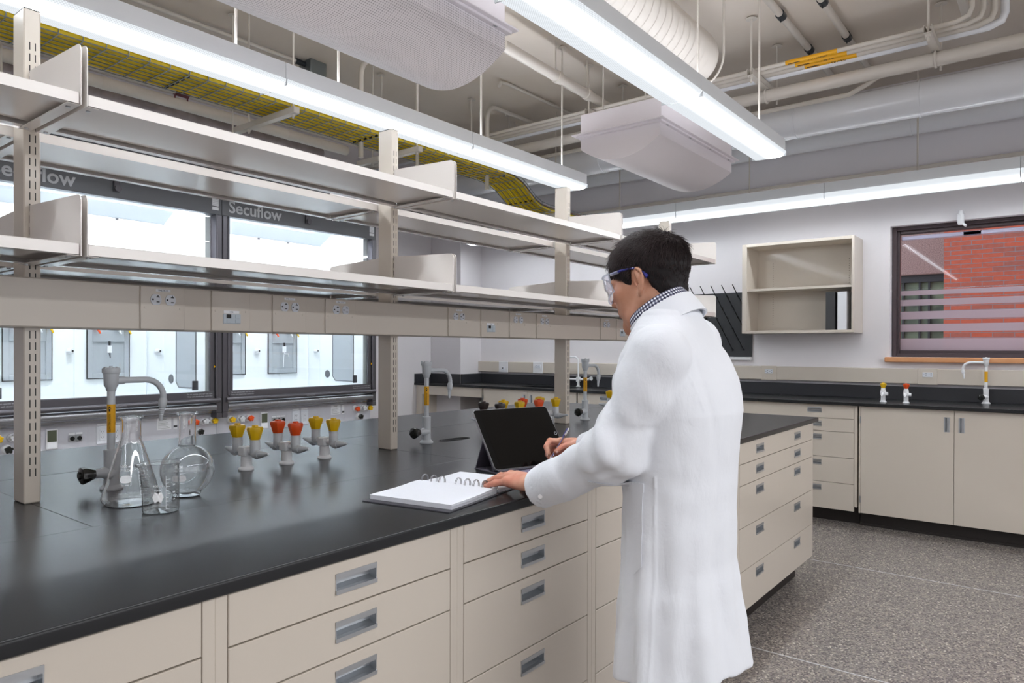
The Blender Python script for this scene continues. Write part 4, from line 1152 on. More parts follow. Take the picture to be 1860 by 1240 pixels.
    m = MB(); m.box(x0 + .002, x0 + .044, yf - .01, 4.9745, .785, .8245, .003); m.box(x1 - .044, x1 - .002, yf - .01, 4.9745, .785, .8245, .003); P('rail_end_cap', m, 'hood_frame')
    # control panel fittings
    py = 4.975
    def vknob(xx, zz, mt, r=.024):
        m = MB(); m.cyl((xx, py, zz), (xx, py - .018, zz), .029, .025, n=20); b_ = part('valve_base', m, 'white_plastic', pan, world=True)
        m = MB(); m.tube([(xx, py - .018, zz), (xx, py - .024, zz), (xx, py - .052, zz), (xx, py - .056, zz)], [.012, r * .8, r, r * .8], n=20, star=[1.0, .93, .72, .93]); m.cyl((xx, py - .056, zz), (xx, py - .060, zz), .007, n=10)
        part('valve_knob', m, mt, pan, world=True)
    for xx, mt in ((.107, 'knob_yellow'), (.184, 'knob_grey'), (.259, 'knob_orange')): vknob(x0 + xx - (0 if side == 'R' else .0), .759, mt)
    if side == 'L': vknob(x0 + .157, .691, 'knob_black')
    for xx, mt in ((1.306, 'knob_orange'), (1.381, 'knob_grey'), (1.452, 'knob_yellow')): vknob(x0 + xx, .763, mt)
    vknob(x0 + 1.343, .691, 'knob_black')
    m = MB(); m.box(x0 + .363, x0 + .428, py - .012, py, .665, .792, .004); m.mat(1); m.box(x0 + .370, x0 + .421, py - .0128, py - .011, .712, .784); m.mat(2); m.box(x0 + .372, x0 + .419, py - .0128, py - .011, .675, .706)
    part('airflow_display', m, ['white_plastic', 'lcd', 'label_white'], pan, world=True)
    for q in range(3 if side == 'R' else 2):
        xx = x0 + (.485 if side == 'R' else .510) + q * .042
        m = MB(); m.box(xx - .019, xx + .019, py - .006, py, .700, .742, .002); m.mat(1); m.cyl((xx, py - .006, .721), (xx, py - .016, .721), .013, n=16); m.box(xx - .003, xx + .003, py - .022, py - .012, .706, .736, .001)
        m.mat(2); m.box(xx - .019, xx + .019, py - .003, py, .745, .757, .001)
        part('rotary_switch', m, ['aluminium', 'black', 'label_white'], pan, world=True)
    for q in range(2):
        xx = x0 + .69 + q * .085
        m = MB(); m.box(xx - .036, xx + .036, py - .006, py, .668, .785, .003); m.box(xx - .018, xx + .018, py - .009, py - .005, .69, .763, .003); m.mat(1)
        for zz in (.709, .745):
            m.box(xx - .009, xx - .007, py - .0098, py - .0085, zz, zz + .008); m.box(xx + .006, xx + .008, py - .0098, py - .0085, zz, zz + .008); m.cyl((xx, py - .0085, zz - .006), (xx, py - .0098, zz - .006), .0025, n=8)
        m.mat(2); m.box(xx - .03, xx + .03, py - .001, py, .79, .80)
        part('socket_outlet', m, ['outlet_white', 'ink', 'label_white'], pan, world=True)
    m = MB(); m.box(x0 + 1.047, x0 + 1.147, py - .001, py, .725, .808); m.box(x0 + 1.162, x0 + 1.19, py - .001, py, .725, .805); m.mat(1)
    m.text('LabBar', .012, FRONT(x0 + 1.097, py - .0016, .799))
    for q in range(6): m.box(x0 + 1.054, x0 + 1.135 - (q % 3) * .012, py - .0014, py - .0009, .735 + q * .009, .7365 + q * .009)
    m.box(x0 + 1.163, x0 + 1.189, py - .0014, py - .0009, .735, .750)
    part('type_plate', m, ['label_white', 'ink'], pan, world=True)
hood(1.285, 'left fume hood, its silver lettering cut by the first shelving post', 'L')
hood(2.770, 'right fume hood with whole silver lettering, between the first and second shelving posts', 'R')
# ------------------------------------------------------------ laboratory fittings
def knob_mb(m, T, r0=.0165, r1=.0265, h=.042):
    """faceted lab valve knob: narrow at the stem, wide ribbed crown with a raised centre"""
    star = [1.0, .90, .93, .90]
    m.tube([T @ Vector((0, 0, z)) for z in (0, .002, h - .010, h - .003, h - .001)], [r0 * .95, r0, r1, r1 * .93, r1 * .80], 20, star=star, ref=tuple((T.to_3x3() @ Vector((1, 0, 0)))))
    m.tube([T @ Vector((0, 0, z)) for z in (h - .002, h + .004)], [r1 * .42, r1 * .38], 6)
def turret(loc, colour, label, group, cols=None):
    """two-way gas turret: column, cube, two valves with knobs and serrated nozzles along the Y axis"""
    t = thing('gas_turret', loc, label, 'gas tap', group)
    m = MB(); m.lathe([(.0235, 0), (.0245, .004), (.0225, .008), (.0175, .012), (.0168, .045)], n=28)
    m.box(-.0185, .0185, -.0185, .0185, .045, .075, .003)
    m.cyl((0, -.04, .061), (0, .04, .061), .010, n=16)
    part('column', m, 'fitting_white', t)
    for s in (1, -1):
        y = .050 * s
        m = MB()
        m.tube([(0, y, .052), (0, y, .060), (0, y, .086), (0, y, .087), (0, y, .100)], [.012, .0155, .0155, .0150, .0155], 20)
        m.tube([(0, y - s * .002, .058), (0, y + s * .014, .0545), (0, y + s * .026, .0555)], [.015, .0150, .0125], 18)
        pts, rr = [], []
        for k in range(12):
            a = k / 11; pts.append((0, y + s * (.026 + .047 * a), .0555 + .006 * a)); rr.append((.0115 - .008 * a) * (1.06 if k % 2 else .97))
        m.tube(pts, rr, 16)
        v = part('valve', m, 'fitting_grey' if colour != 'w' else 'fitting_white', t)
        m = MB(); knob_mb(m, TR(0, y, .0995, rz=.25 * s)); part('valve_knob', m, {'y': 'knob_yellow', 'o': 'knob_orange', 'b': 'knob_dark'}[(cols or colour)[0 if s > 0 else -1]], v)
    return t
def water_tap(loc, label, group, scale=1.0, writing=True, white=False, rz=0.0, knob=(-1, 0)):
    mt = 'fitting_white' if white else 'fitting_grey'
    t = thing('laboratory_tap', loc, label, 'tap', group, rz)
    m = MB()
    m.lathe([(.027, 0), (.028, .004), (.0245, .009), (.0185, .014), (.0178, .030), (.0178, .090), (.0185, .1), (.0185, .107), (.0165, .109), (.0105, .1095)], n=28)
    kx, ky = knob
    m.tube([(0, 0, .047), (kx * .018, ky * .018, .047), (kx * .026, ky * .026, .047), (kx * .042, ky * .042, .047), (kx * .044, ky * .044, .047)], [.020, .0165, .0125, .0125, .0110], 20)
    part('valve_body', m, mt, t)
    m = MB(); ang = math.atan2(ky, kx)
    knob_mb(m, Matrix.Translation((kx * .042, ky * .042, .047)) @ Matrix.Rotation(ang, 4, 'Z') @ Matrix.Rotation(PI / 2, 4, 'Y'), r0=.015, r1=.0245, h=.036); part('valve_knob', m, 'knob_black', t)
    m = MB(); m.cyl((0, 0, .1095), (0, 0, .27), .0100, n=20, caps=False); ri = part('riser', m, mt, t)
    m = MB(); m.cyl((0, 0, .155), (0, 0, .232), .0104, n=24, caps=False); m.mat(1)
    if writing:
        def wrap(x, y, z):   # x runs down the pipe, y around it
            a = -PI / 2 - .75 + (y / .0108); return (.0108 * math.cos(a), .0108 * math.sin(a), .206 - x)
        m.text('NON POTABLE WATER', .0075, None, align='LEFT', mapf=lambda x, y, z: wrap(x * .62, y, z))
        for q in (0,):
            a0 = -PI / 2 - .75
            def c_(y, z): a = a0 + y / .0109; return (.0109 * math.cos(a), .0109 * math.sin(a), z)
            m.add([c_(-.0022, .213), c_(.0022, .213), c_(.0022, .220), c_(-.0022, .220)], [(0, 1, 2, 3)]); m.add([c_(-.0045, .220), c_(.0045, .220), c_(0, .2275)], [(0, 1, 2)])
    part('flow_label', m, ['label_yellow', 'ink'], ri)
    m = MB(); m.lathe([(.0105, .268), (.0125, .270), (.0135, .278), (.0175, .283), (.0195, .316), (.0215, .317), (.0225, .321), (.0225, .329), (.0205, .332), (.006, .333), (.005, .336)], n=28)
    for q in range(4):
        a = PI / 2 * q + .5; m.box(.019 * math.cos(a) - .003, .019 * math.cos(a) + .003, .019 * math.sin(a) - .003, .019 * math.sin(a) + .003, .318, .3345, .001)
    m.cyl((.012, 0, .297), (.034, 0, .297), .0115, .0105, n=18)
    hd_ = part('tap_head', m, mt, t)
    m = MB(); pts = [(.030, 0, .297), (.090, 0, .297)]; Rr = .052
    pts += [(.090 + Rr * math.sin(a), 0, .297 - Rr + Rr * math.cos(a)) for a in [PI / 2 * k / 8 * 1.08 for k in range(1, 9)]]
    m.tube(pts, .0085, 18)
    part('spout', m, mt, t)
    m = MB(); x, z = pts[-1][0], pts[-1][2]
    m.tube([(x, 0, z + .004), (x - .001, 0, z - .004), (x - .003, 0, z - .022), (x - .004, 0, z - .026)], [.0085, .0120, .0105, .0078], 18)
    pp, rr = [], []
    for k in range(14): a = k / 13; pp.append((x - .004 - .003 * a, 0, z - .026 - .036 * a)); rr.append((.0078 - .0034 * a) * (1.1 if k % 2 else .92))
    m.tube(pp, rr, 16); part('hose_nozzle', m, mt, t)
    return t
ZT = .9141
g_ = 'grey laboratory taps along the middle of the island'
water_tap((.835, 2.045, ZT), 'grey gooseneck laboratory tap behind the glass flasks, beside the first post', g_)
water_tap((2.046, 2.045, ZT), 'grey gooseneck laboratory tap between the second post and the tablet', g_)
water_tap((3.262, 2.045, ZT), 'grey gooseneck laboratory tap just right of the third post', g_)
gt = 'double gas taps along the middle of the island'
turret((1.234, 2.037, ZT), 'y', 'double gas tap with two yellow knobs, nearest to the flasks', gt)
turret((1.382, 2.037, ZT), 'o', 'double gas tap with two orange knobs, between two yellow ones near the second post', gt)
turret((1.535, 2.037, ZT), 'y', 'double gas tap with two yellow knobs, nearest to the second post on its left', gt)
turret((2.455, 2.037, ZT), 'b', 'double gas tap with two black knobs, behind the tablet', gt)
turret((2.60, 2.037, ZT), 'y', 'double gas tap with two yellow knobs behind the middle of the tablet', gt)
turret((2.752, 2.037, ZT), 'o', 'double gas tap with two orange knobs behind the right side of the tablet', gt)
turret((2.895, 2.037, ZT), 'y', 'double gas tap with two yellow knobs directly left of the third post', gt)
turret((3.60, 2.037, ZT), 'y', 'double gas tap with yellow knobs, mostly hidden by the left sleeve', gt)
# second cup sink near the third tap
# window bench fittings
water_tap((6.10, .425, ZT), 'white laboratory tap with long spout on the bench under the window', 'white taps on the window-wall bench', white=True, rz=PI / 2, knob=(.35, .94))
tt = bpy.context.scene.objects
t = thing('laboratory_tap', (6.12, 3.92, ZT), 'white gooseneck mixer tap with lever handles at the corner sink, behind the third post', 'tap', 'white taps on the window-wall bench')
m = MB(); m.lathe([(.024, 0), (.024, .006), (.014, .012), (.0135, .05), (.012, .055), (.0095, .06)], n=20); m.cyl((0, -.13, .075), (0, .13, .075), .011, n=14); m.box(-.016, .016, -.02, .02, .05, .10, .003); part('valve_body', m, 'fitting_white', t)
m = MB(); m.tube([(0, 0, .10), (0, 0, .27), (0, .012, .292), (0, .035, .305), (0, .12, .305)] + [(0, .12 + .035 * math.sin(a), .27 + .035 * math.cos(a)) for a in [PI / 2 * k / 6 for k in range(1, 7)]] + [(0, .155, .23)], .0085, 14); m.cyl((0, .155, .235), (0, .155, .205), .010, .006, n=12); part('spout', m, 'fitting_white', t)
m = MB(); m.tube([(0, .12, .078), (-.01, .15, .092), (-.01, .20, .080), (-.01, .24, .066)], [.010, .009, .008, .007], n=12); part('lever', m, 'fitting_white', t)
m = MB(); m.tube([(0, -.12, .078), (-.01, -.15, .088), (-.012, -.165, .088)], [.010, .014, .022], n=12); part('lever', m, 'fitting_white', t)
def single_valve(y, c, label):
    t = thing('gas_valve', (5.78, y, ZT), label, 'gas tap', 'single gas taps on the window-wall bench')
    m = MB(); m.lathe([(.022, 0), (.023, .004), (.020, .008), (.016, .012), (.0155, .05), (.017, .055), (.017, .09), (.0145, .095), (.0145, .105)], n=22); m.cyl((0, -.01, .062), (0, -.032, .062), .012, n=14); m.tube([(-.0, 0, .07), (-.03, 0, .06), (-.06, 0, .045)], [.010, .008, .004], 12); m.box(-.018, .018, -.018, .018, .052, .078, .003)
    v = part('valve', m, 'fitting_white', t)
    m = MB(); knob_mb(m, TR(0, 0, .1045), r0=.013, r1=.023, h=.036); part('valve_knob', m, c, v)
single_valve(1.035, 'knob_yellow', 'white gas tap with a yellow knob on the bench under the window, left one')
single_valve(.885, 'knob_orange', 'white gas tap with an orange knob on the bench under the window, right one')

# ------------------------------------------------------------ glassware
def glassware(name, c, prof_o, wall, label, marks, n=56):
    """thin-walled vessel of revolution: outer profile, inner wall, white printed marks as a part"""
    t = thing(name, c, label, name.replace('_', ' ').split()[-1], 'glassware on the worktop')
    inner = [(max(r - wall, .0005), z if z > wall else z + wall) for r, z in prof_o[::-1]]
    inner = [(r, max(z, wall)) for r, z in inner]
    m = MB(); m.lathe(prof_o + [((prof_o[-1][0] + inner[0][0]) / 2, prof_o[-1][1] + wall * .4)] + inner, n=n, caps=(True, True))
    part('vessel', m, 'glass_lab', t)
    rs = sorted((z, r) for r, z in prof_o)
    def rad(z):
        for (za, ra), (zb, rb) in zip(rs, rs[1:]):
            if za <= z <= zb: return ra + (rb - ra) * (z - za) / max(zb - za, 1e-6)
        return rs[-1][1]
    def wrapf(a0, zc):
        def f(x, y, z):
            r = rad(zc + y) + .0004; a = a0 + x / r
            return (r * math.cos(a), r * math.sin(a), zc + y)
        return f
    m = MB()
    for kind, a0, zc, val, sz in marks:
        f = wrapf(a0, zc)
        if kind == 't': m.text(val, sz, None, mapf=f)
        elif kind == 'o':
            w_, h_ = sz; q = 20; pts = [(w_ * math.copysign(abs(math.cos(u)) ** .6, math.cos(u)), h_ * math.copysign(abs(math.sin(u)) ** .75, math.sin(u)), 0) for u in [2 * PI * k / q for k in range(q)]]
            m.add([f(*p) for p in pts] + [f(0, 0, 0)], [(k, (k + 1) % q, q) for k in range(q)])
        elif kind == 'h':
            w_, h_ = sz; pts = [(-w_ * .6, h_, 0), (-w_, 0, 0), (-w_ * .6, -h_, 0), (w_ * .6, -h_, 0), (w_, 0, 0), (w_ * .6, h_, 0)]; m.add([f(*p) for p in pts] + [f(0, 0, 0)], [(k, (k + 1) % 6, 6) for k in range(6)])
        elif kind == 'l':
            for q in range(val[0]):
                z0 = val[1] + q * val[2]; L_ = sz * (1.0 if q % 2 == 0 else .6); g = wrapf(a0, zc + z0); m.add([g(0, 0, 0), g(L_, 0, 0), g(L_, .0007, 0), g(0, .0007, 0)], [(0, 1, 2, 3)])
            g = wrapf(a0, zc); h_ = val[1] + val[0] * val[2]; m.add([g(-.0006, val[1], 0), g(.0, val[1], 0), g(.0, h_, 0), g(-.0006, h_, 0)], [(0, 1, 2, 3)])
    part('printed_marks', m, 'decal', t)
    return t
af = lambda x, y: math.atan2(-y, -x)      # direction towards the viewer side of the room
def arc_prof(cx, cz, r, a0, a1, n=8): return [(cx + r * math.cos(a0 + (a1 - a0) * k / n), cz + r * math.sin(a0 + (a1 - a0) * k / n)) for k in range(n + 1)]
erl = arc_prof(.050, .016, .016, -PI / 2, R(18), 7) + [(.0595, .040), (.048, .080), (.0365, .120), (.0285, .148), (.0245, .160), (.0232, .170), (.0232, .204), (.0245, .209), (.0285, .213), (.0275, .217)]
a1 = af(.79, 1.82)
glassware('conical_flask', (.790, 1.822, ZT), erl, .0018, 'tall conical glass flask standing behind the beaker, left of the round flask',
          [('t', a1 - .25, .098, '1000 ml', .008), ('t', a1 - .25, .088, 'PYREX', .008), ('o', a1 - .22, .068, None, (.0125, .009)), ('t', a1 - .22, .054, 'No. 4980', .0045), ('l', a1 + .35, 0, (9, .03, .0075), .02)])
sp_ = [(max(.066 * math.cos(a), .0), .0685 + .066 * math.sin(a)) for a in [R(-58) + (R(71) - R(-58)) * k / 22 for k in range(23)]]
fl2 = [(.026, 0), (.031, .003)] + [q for q in sp_ if q[1] > .008] + [(.0215, .138), (.0205, .150), (.0205, .206), (.0215, .211), (.0265, .214), (.0255, .218)]
a2 = af(.92, 1.80)
glassware('round_flask', (.922, 1.800, ZT), fl2, .0018, 'round-bodied flat-bottomed glass flask with a long neck, right of the conical flask',
          [('t', a2 - .3, .085, '1000', .009), ('t', a2 - .3, .075, 'PYREX', .006), ('o', a2 - .28, .056, None, (.016, .0085))])
bk = arc_prof(.034, .006, .006, -PI / 2, 0, 5) + [(.040, .05), (.040, .104), (.0405, .110), (.0435, .114), (.0435, .1155)]
a3 = af(.795, 1.677)
b_ = glassware('small_beaker', (.795, 1.677, ZT), bk, .0014, 'small glass beaker with a spout in front of the two flasks',
          [('t', a3 - .15, .066, '400 ml', .008), ('t', a3 - .15, .056, 'PYREX', .005), ('h', a3 - .15, .040, None, (.012, .0125)), ('l', a3 + .28, 0, (9, .012, .0085), .010), ('t', a3 + .75, .066, '300', .005), ('t', a3 + .75, .049, '200', .005), ('t', a3 + .75, .032, '100', .005)])
# pull the spout out of the rim
me = [c for c in b_.children if c.name.startswith('vessel')][0].data
sa = R(160)
for v in me.vertices:
    if v.co.z > .095:
        a = math.atan2(v.co.y, v.co.x); d = (a - sa + PI) % (2 * PI) - PI
        k = math.exp(-(d / .28) ** 2) * (v.co.z - .095) / .02
        v.co.x += math.cos(sa) * .012 * k; v.co.y += math.sin(sa) * .012 * k; v.co.z -= .003 * k

# ------------------------------------------------------------ open ring notebook
nb = thing('ring_notebook', (1.424, 1.30, ZT), 'open wire-bound notebook with blank white pages and dark cover beside the left hand', 'notebook', rz=R(9.5))
m = MB(); m.box(-.245, -.004, -.133, .130, .0, .0028, .0006); part('cover', m, 'notebook_cover', nb)
m = MB(); m.box(.004, .212, -.130, .130, .0, .0028, .0006); part('cover', m, 'notebook_cover', nb)
def pages(x0, x1, th, lift, name='page_stack'):
    m = MB(); n = 10
    sgn = 1 if x1 > x0 else -1
    xs = [x0 + (x1 - x0) * k / n for k in range(n + 1)]
    def topz(x):
        u = abs(x - x0) / abs(x1 - x0); return .003 + th + lift * math.exp(-((u - .12) / .22) ** 2) - .001
    layers = 6
    for q in range(layers):
        z_lo = lambda x: .003 + (topz(x) - .003) * q / layers; z_hi = lambda x: .003 + (topz(x) - .003) * (q + .86) / layers
        j = .0008 * ((q * 7) % 3 - 1)
        vs = [(x, y + j, zf(x)) for zf in (z_lo, z_hi) for y in (-.124, .124) for x in xs]
        N = n + 1; fs = []
        for k in range(n): fs += [(k, k + 1, N + k + 1, N + k)[::-1], (2 * N + k, 2 * N + k + 1, 3 * N + k + 1, 3 * N + k), (k, k + 1, 2 * N + k + 1, 2 * N + k), (N + k, N + k + 1, 3 * N + k + 1, 3 * N + k)[::-1]]
        fs += [(0, 2 * N, 3 * N, N), (n, N + n, 3 * N + n, 2 * N + n)]
        if sgn < 0: fs = [f[::-1] for f in fs]
        m.add(vs, fs, False)
    return part(name, m, 'paper', nb)
pages(-.006, -.222, .0125, .0035)
pages(.006, .204, .006, .003)
for k, y in enumerate((.112, .082, .054, -.000, -.029, -.057, -.085, -.113)):
    m = MB()
    for dy in (-.0018, .0018): m.tube([(.0145 * math.cos(a), y + dy, .0175 + .0150 * math.sin(a)) for a in [R(-30) + R(240) * q / 12 for q in range(13)]], .0009, 6)
    part('wire_ring', m, 'wire', nb)

# ------------------------------------------------------------ tablet in keyboard folio
ty_ = R(-15.8)
fo = thing('keyboard_folio', (1.675, 1.364, ZT), 'dark violet grey keyboard folio propping up the tablet', 'tablet case', rz=ty_)
m = MB(); m.box(-.004, .312, -.120, .002, .0, .0035, .001); m.box(-.004, .312, .0025, .128, .0, .0028, .001)
m.box(.006, .302, -.004, .012, .0035, .0095, .001)
part('base', m, 'folio', fo)
kr = []
rows_ = [(-.016, 14), (-.033, 14), (-.050, 13), (-.067, 12), (-.084, 12)]
m = MB()
for yk, nk in rows_:
    w_ = .292 / nk
    for q in range(nk): m.box(.010 + q * w_ + .0012, .010 + (q + 1) * w_ - .0012, yk - .0075, yk + .0075, .0035, .0052, .001)
for a, b in ((.010, .075), (.078, .215), (.218, .302)): m.box(a, b, -.1075, -.0945, .0035, .0052, .001)
part('keys', m, 'keycap', fo)
til = R(53)
H_ = .2205
dy, dz = math.cos(til), math.sin(til)
m = MB()     # rear support: panel from the middle of the tablet back down to the base
mid_y, mid_z = .012 + .11 * dy + .008 * dz, .010 + .11 * dz - .008 * dy
for off_ in (0,):
    m.prism([(.125, .003), (.128, .003), (mid_y + .003, mid_z), (mid_y, mid_z)], .0, .306, 'x')
    m.prism([(.0135 + .010 * dz, .010 - .010 * dy + .003), (mid_y, mid_z), (mid_y + .002, mid_z - .002), (.0175 + .010 * dz, .009 - .010 * dy + .002)], .0, .306, 'x')
part('stand_flap', m, 'folio', fo)
TB = TR(0, 0, 0)
tb = bpy.data.objects.new('tablet', None)
bpy.data.objects.remove(tb)
m = MB()
def rrect(w_, h_, r, n=6, x0=0, y0=0):
    pts = []
    for cx, cy, a0 in ((w_ - r, r, -90), (w_ - r, h_ - r, 0), (r, h_ - r, 90), (r, r, 180)):
        pts += [(x0 + cx + r * math.cos(R(a0 + 90 * k / n)), y0 + cy + r * math.sin(R(a0 + 90 * k / n))) for k in range(n + 1)]
    return pts
# tablet in its own thing; local x along the long side, y up the screen, z out of the glass
tab = thing('tablet', (1.675, 1.364, ZT), 'large black tablet with a dark blank screen standing in its folio', 'tablet', rz=ty_)
TM = Matrix(((1, 0, 0, 0), (0, dy, -dz, .0135), (0, dz, dy, .0100), (0, 0, 0, 1)))
m = MB(); m.prism(rrect(.3055, H_, .011), -.0062, -.0002, 'z', T=TM); part('body', m, 'tablet_body', tab)
m = MB(); m.prism(rrect(.3025, H_ - .003, .0098, x0=.0015, y0=.0015), -.0002, .0006, 'z', T=TM); part('bezel', m, 'tablet_bezel', tab)
m = MB(); m.prism([(.022, .0125), (.2835, .0125), (.2835, .2085), (.022, .2085)], .0006, .0008, 'z', T=TM); part('screen', m, 'screen', tab)
m = MB(); m.tube([TM @ Vector((.2945 + .0052 * math.cos(a), .110 + .0052 * math.sin(a), .0008)) for a in [2 * PI * k / 20 for k in range(21)]], .0006, 5, caps=False); part('home_button', m, 'tablet_body', tab)
# ------------------------------------------------------------ organic modelling: signed distance fields -> smooth quad mesh
def smin(a, b, k):
    h = np.clip(.5 + .5 * (b - a) / k, 0, 1); return b + (a - b) * h - k * h * (1 - h)
def smax(a, b, k): return -smin(-a, -b, k)
def cone(P, a, b, ra, rb):
    a = np.asarray(a, float); b = np.asarray(b, float); ba = b - a
    t = np.clip(((P - a) @ ba) / max(ba @ ba, 1e-12), 0, 1)
    return np.linalg.norm(P - a - t[:, None] * ba, axis=1) - (ra + (rb - ra) * t)
def ell(P, c, r, M=None):
    q = P - np.asarray(c, float)
    if M is not None: q = q @ M
    r = np.asarray(r, float); k0 = np.linalg.norm(q / r, axis=1); k1 = np.linalg.norm(q / (r * r), axis=1)
    return k0 * (k0 - 1) / np.maximum(k1, 1e-9)
def chain(P, pts, rad, k=.004):
    d = None
    for (a, b, ra, rb) in zip(pts, pts[1:], rad, rad[1:]):
        e = cone(P, a, b, ra, rb); d = e if d is None else smin(d, e, k)
    return d
def union(P, ds, k):
    d = ds[0]
    for e in ds[1:]: d = smin(d, e, k)
    return d
def wob(P, f, seed=0):
    r_ = np.random.RandomState(seed); out = 0
    for i in range(5):
        k = r_.normal(size=3); k = k / np.linalg.norm(k) * f * (1 + .45 * i); out = out + np.sin(P @ k + r_.uniform(0, 6.28)) / (1 + .5 * i)
    return out / 2.8
def surf(fn, lo, hi, h, B=8):
    """surface nets on a sparse set of blocks; returns vertices and outward quads"""
    lo = np.asarray(lo, float); n = np.ceil((np.asarray(hi, float) - lo) / (h * B)).astype(int)
    bi = np.stack(np.meshgrid(*[np.arange(k) for k in n], indexing='ij'), -1).reshape(-1, 3)
    cen = lo + (bi + .5) * B * h
    d = np.concatenate([fn(c) for c in np.array_split(cen, max(1, len(cen) // 200000 + 1))])
    bi = bi[np.abs(d) < B * h * 1.05 + .004]
    g = np.stack(np.meshgrid(*[np.arange(B + 1)] * 3, indexing='ij'), -1).reshape(-1, 3)
    N = n * B + 2
    key = lambda I: (I[..., 0].astype(np.int64) * N[1] + I[..., 1]) * N[2] + I[..., 2]
    cells, cv, edges = [], [], []
    offs = np.array([[i, j, k] for i in (0, 1) for j in (0, 1) for k in (0, 1)])
    epairs = [(a, b) for a in range(8) for b in range(a + 1, 8) if np.abs(offs[a] - offs[b]).sum() == 1]
    for chunk in np.array_split(bi, max(1, len(bi) // 250 + 1)):
        if len(chunk) == 0: continue
        I = chunk[:, None, :] * B + g[None]
        V = fn((lo + I * h).reshape(-1, 3)).reshape(len(chunk), B + 1, B + 1, B + 1)
        S = V < 0
        c8 = [V[:, i:B + i, j:B + j, k:B + k] for i, j, k in offs]
        s8 = np.stack([c < 0 for c in c8]); act = s8.any(0) & ~s8.all(0)
        w_ = np.argwhere(act)
        if len(w_) == 0: continue
        vals = np.stack([c[act] for c in c8], 1)
        acc = np.zeros((len(w_), 3)); cnt = np.zeros(len(w_))
        for a, b in epairs:
            va, vb = vals[:, a], vals[:, b]; cr = (va < 0) != (vb < 0)
            t = np.where(cr, va / np.where(cr, va - vb, 1), 0)
            p = offs[a] + (offs[b] - offs[a]) * t[:, None]
            acc += p * cr[:, None]; cnt += cr
        ci = chunk[w_[:, 0]] * B + w_[:, 1:]
        cells.append(key(ci)); cv.append(lo + (ci + acc / cnt[:, None]) * h)
        for ax in range(3):
            sl0 = [slice(0, B)] * 3; sl1 = [slice(0, B)] * 3; sl1[ax] = slice(1, B + 1)
            a_, b_ = S[(slice(None),) + tuple(sl0)], S[(slice(None),) + tuple(sl1)]
            e = np.argwhere(a_ != b_)
            if len(e):
                ei = chunk[e[:, 0]] * B + e[:, 1:]; edges.append((np.full(len(e), ax), ei, a_[tuple(e.T)]))
    ck = np.concatenate(cells); cv = np.concatenate(cv); o = np.argsort(ck); ck, cv = ck[o], cv[o]
    quads = []
    for ax, ei, inside in edges:
        ax_ = ax[0]; u, v = [(1, 2), (2, 0), (0, 1)][ax_]
        du = np.zeros(3, int); du[u] = 1; dv = np.zeros(3, int); dv[v] = 1
        ks = [key(ei - du - dv), key(ei - dv), key(ei), key(ei - du)]
        idx = [np.clip(np.searchsorted(ck, k), 0, len(ck) - 1) for k in ks]
        ok = np.all([ck[i] == k for i, k in zip(idx, ks)], 0)
        q = np.stack(idx, 1); q[~inside] = q[~inside][:, ::-1]; quads.append(q[ok])
    return cv, np.concatenate(quads)
def organic(name, fn, lo, hi, h, mats, parent=None, matf=None, shift=None, uvf=None):
    v, q = surf(fn, lo, hi, h)
    if shift is not None: vv = v - np.asarray(shift)
    else: vv = v
    me = bpy.data.meshes.new(name)
    me.vertices.add(len(vv)); me.vertices.foreach_set('co', vv.ravel())
    me.loops.add(q.size); me.loops.foreach_set('vertex_index', q.ravel().astype(np.int32))
    me.polygons.add(len(q)); me.polygons.foreach_set('loop_start', np.arange(0, q.size, 4, dtype=np.int32))
    for m_ in ([mats] if isinstance(mats, str) else mats): me.materials.append(MATS[m_])
    if matf is not None: me.polygons.foreach_set('material_index', matf(v[q].mean(1)).astype(np.int32))
    me.polygons.foreach_set('use_smooth', np.ones(len(q), bool))
    if uvf is not None:
        lay = me.uv_layers.new(name='uv'); lay.data.foreach_set('uv', uvf(v)[q.ravel()].ravel())
    me.update(calc_edges=True); me.validate()
    o = bpy.data.objects.new(name, me); C.objects.link(o)
    if parent is not None: o.parent = parent
    return o

# ------------------------------------------------------------ the person
PO = np.array([1.60, .72, 0.0])            # where he stands
HC = np.array([1.627, .832, 1.468])        # centre of the head
yaw_h, pitch_h = R(-1), R(-13)             # local +y is the way he looks (down towards the worktop)
cyh, syh, cp_, sp_h = math.cos(yaw_h), math.sin(yaw_h), math.cos(pitch_h), math.sin(pitch_h)
RZ = np.array([[cyh, -syh, 0], [syh, cyh, 0], [0, 0, 1]]); RXm = np.array([[1, 0, 0], [0, cp_, -sp_h], [0, sp_h, cp_]])
HM = RZ @ RXm                              # columns: local axes in the world
h2w = lambda p: HC + HM @ np.asarray(p, float)
def toh(P): return (P - HC) @ HM
SH_L, EL_L, WR_L = (1.432, .705, 1.288), (1.388, .790, 1.070), (1.452, 1.055, .956)
SH_R, EL_R, WR_R = (1.785, .775, 1.315), (1.850, .955, 1.095), (1.905, 1.165, .990)

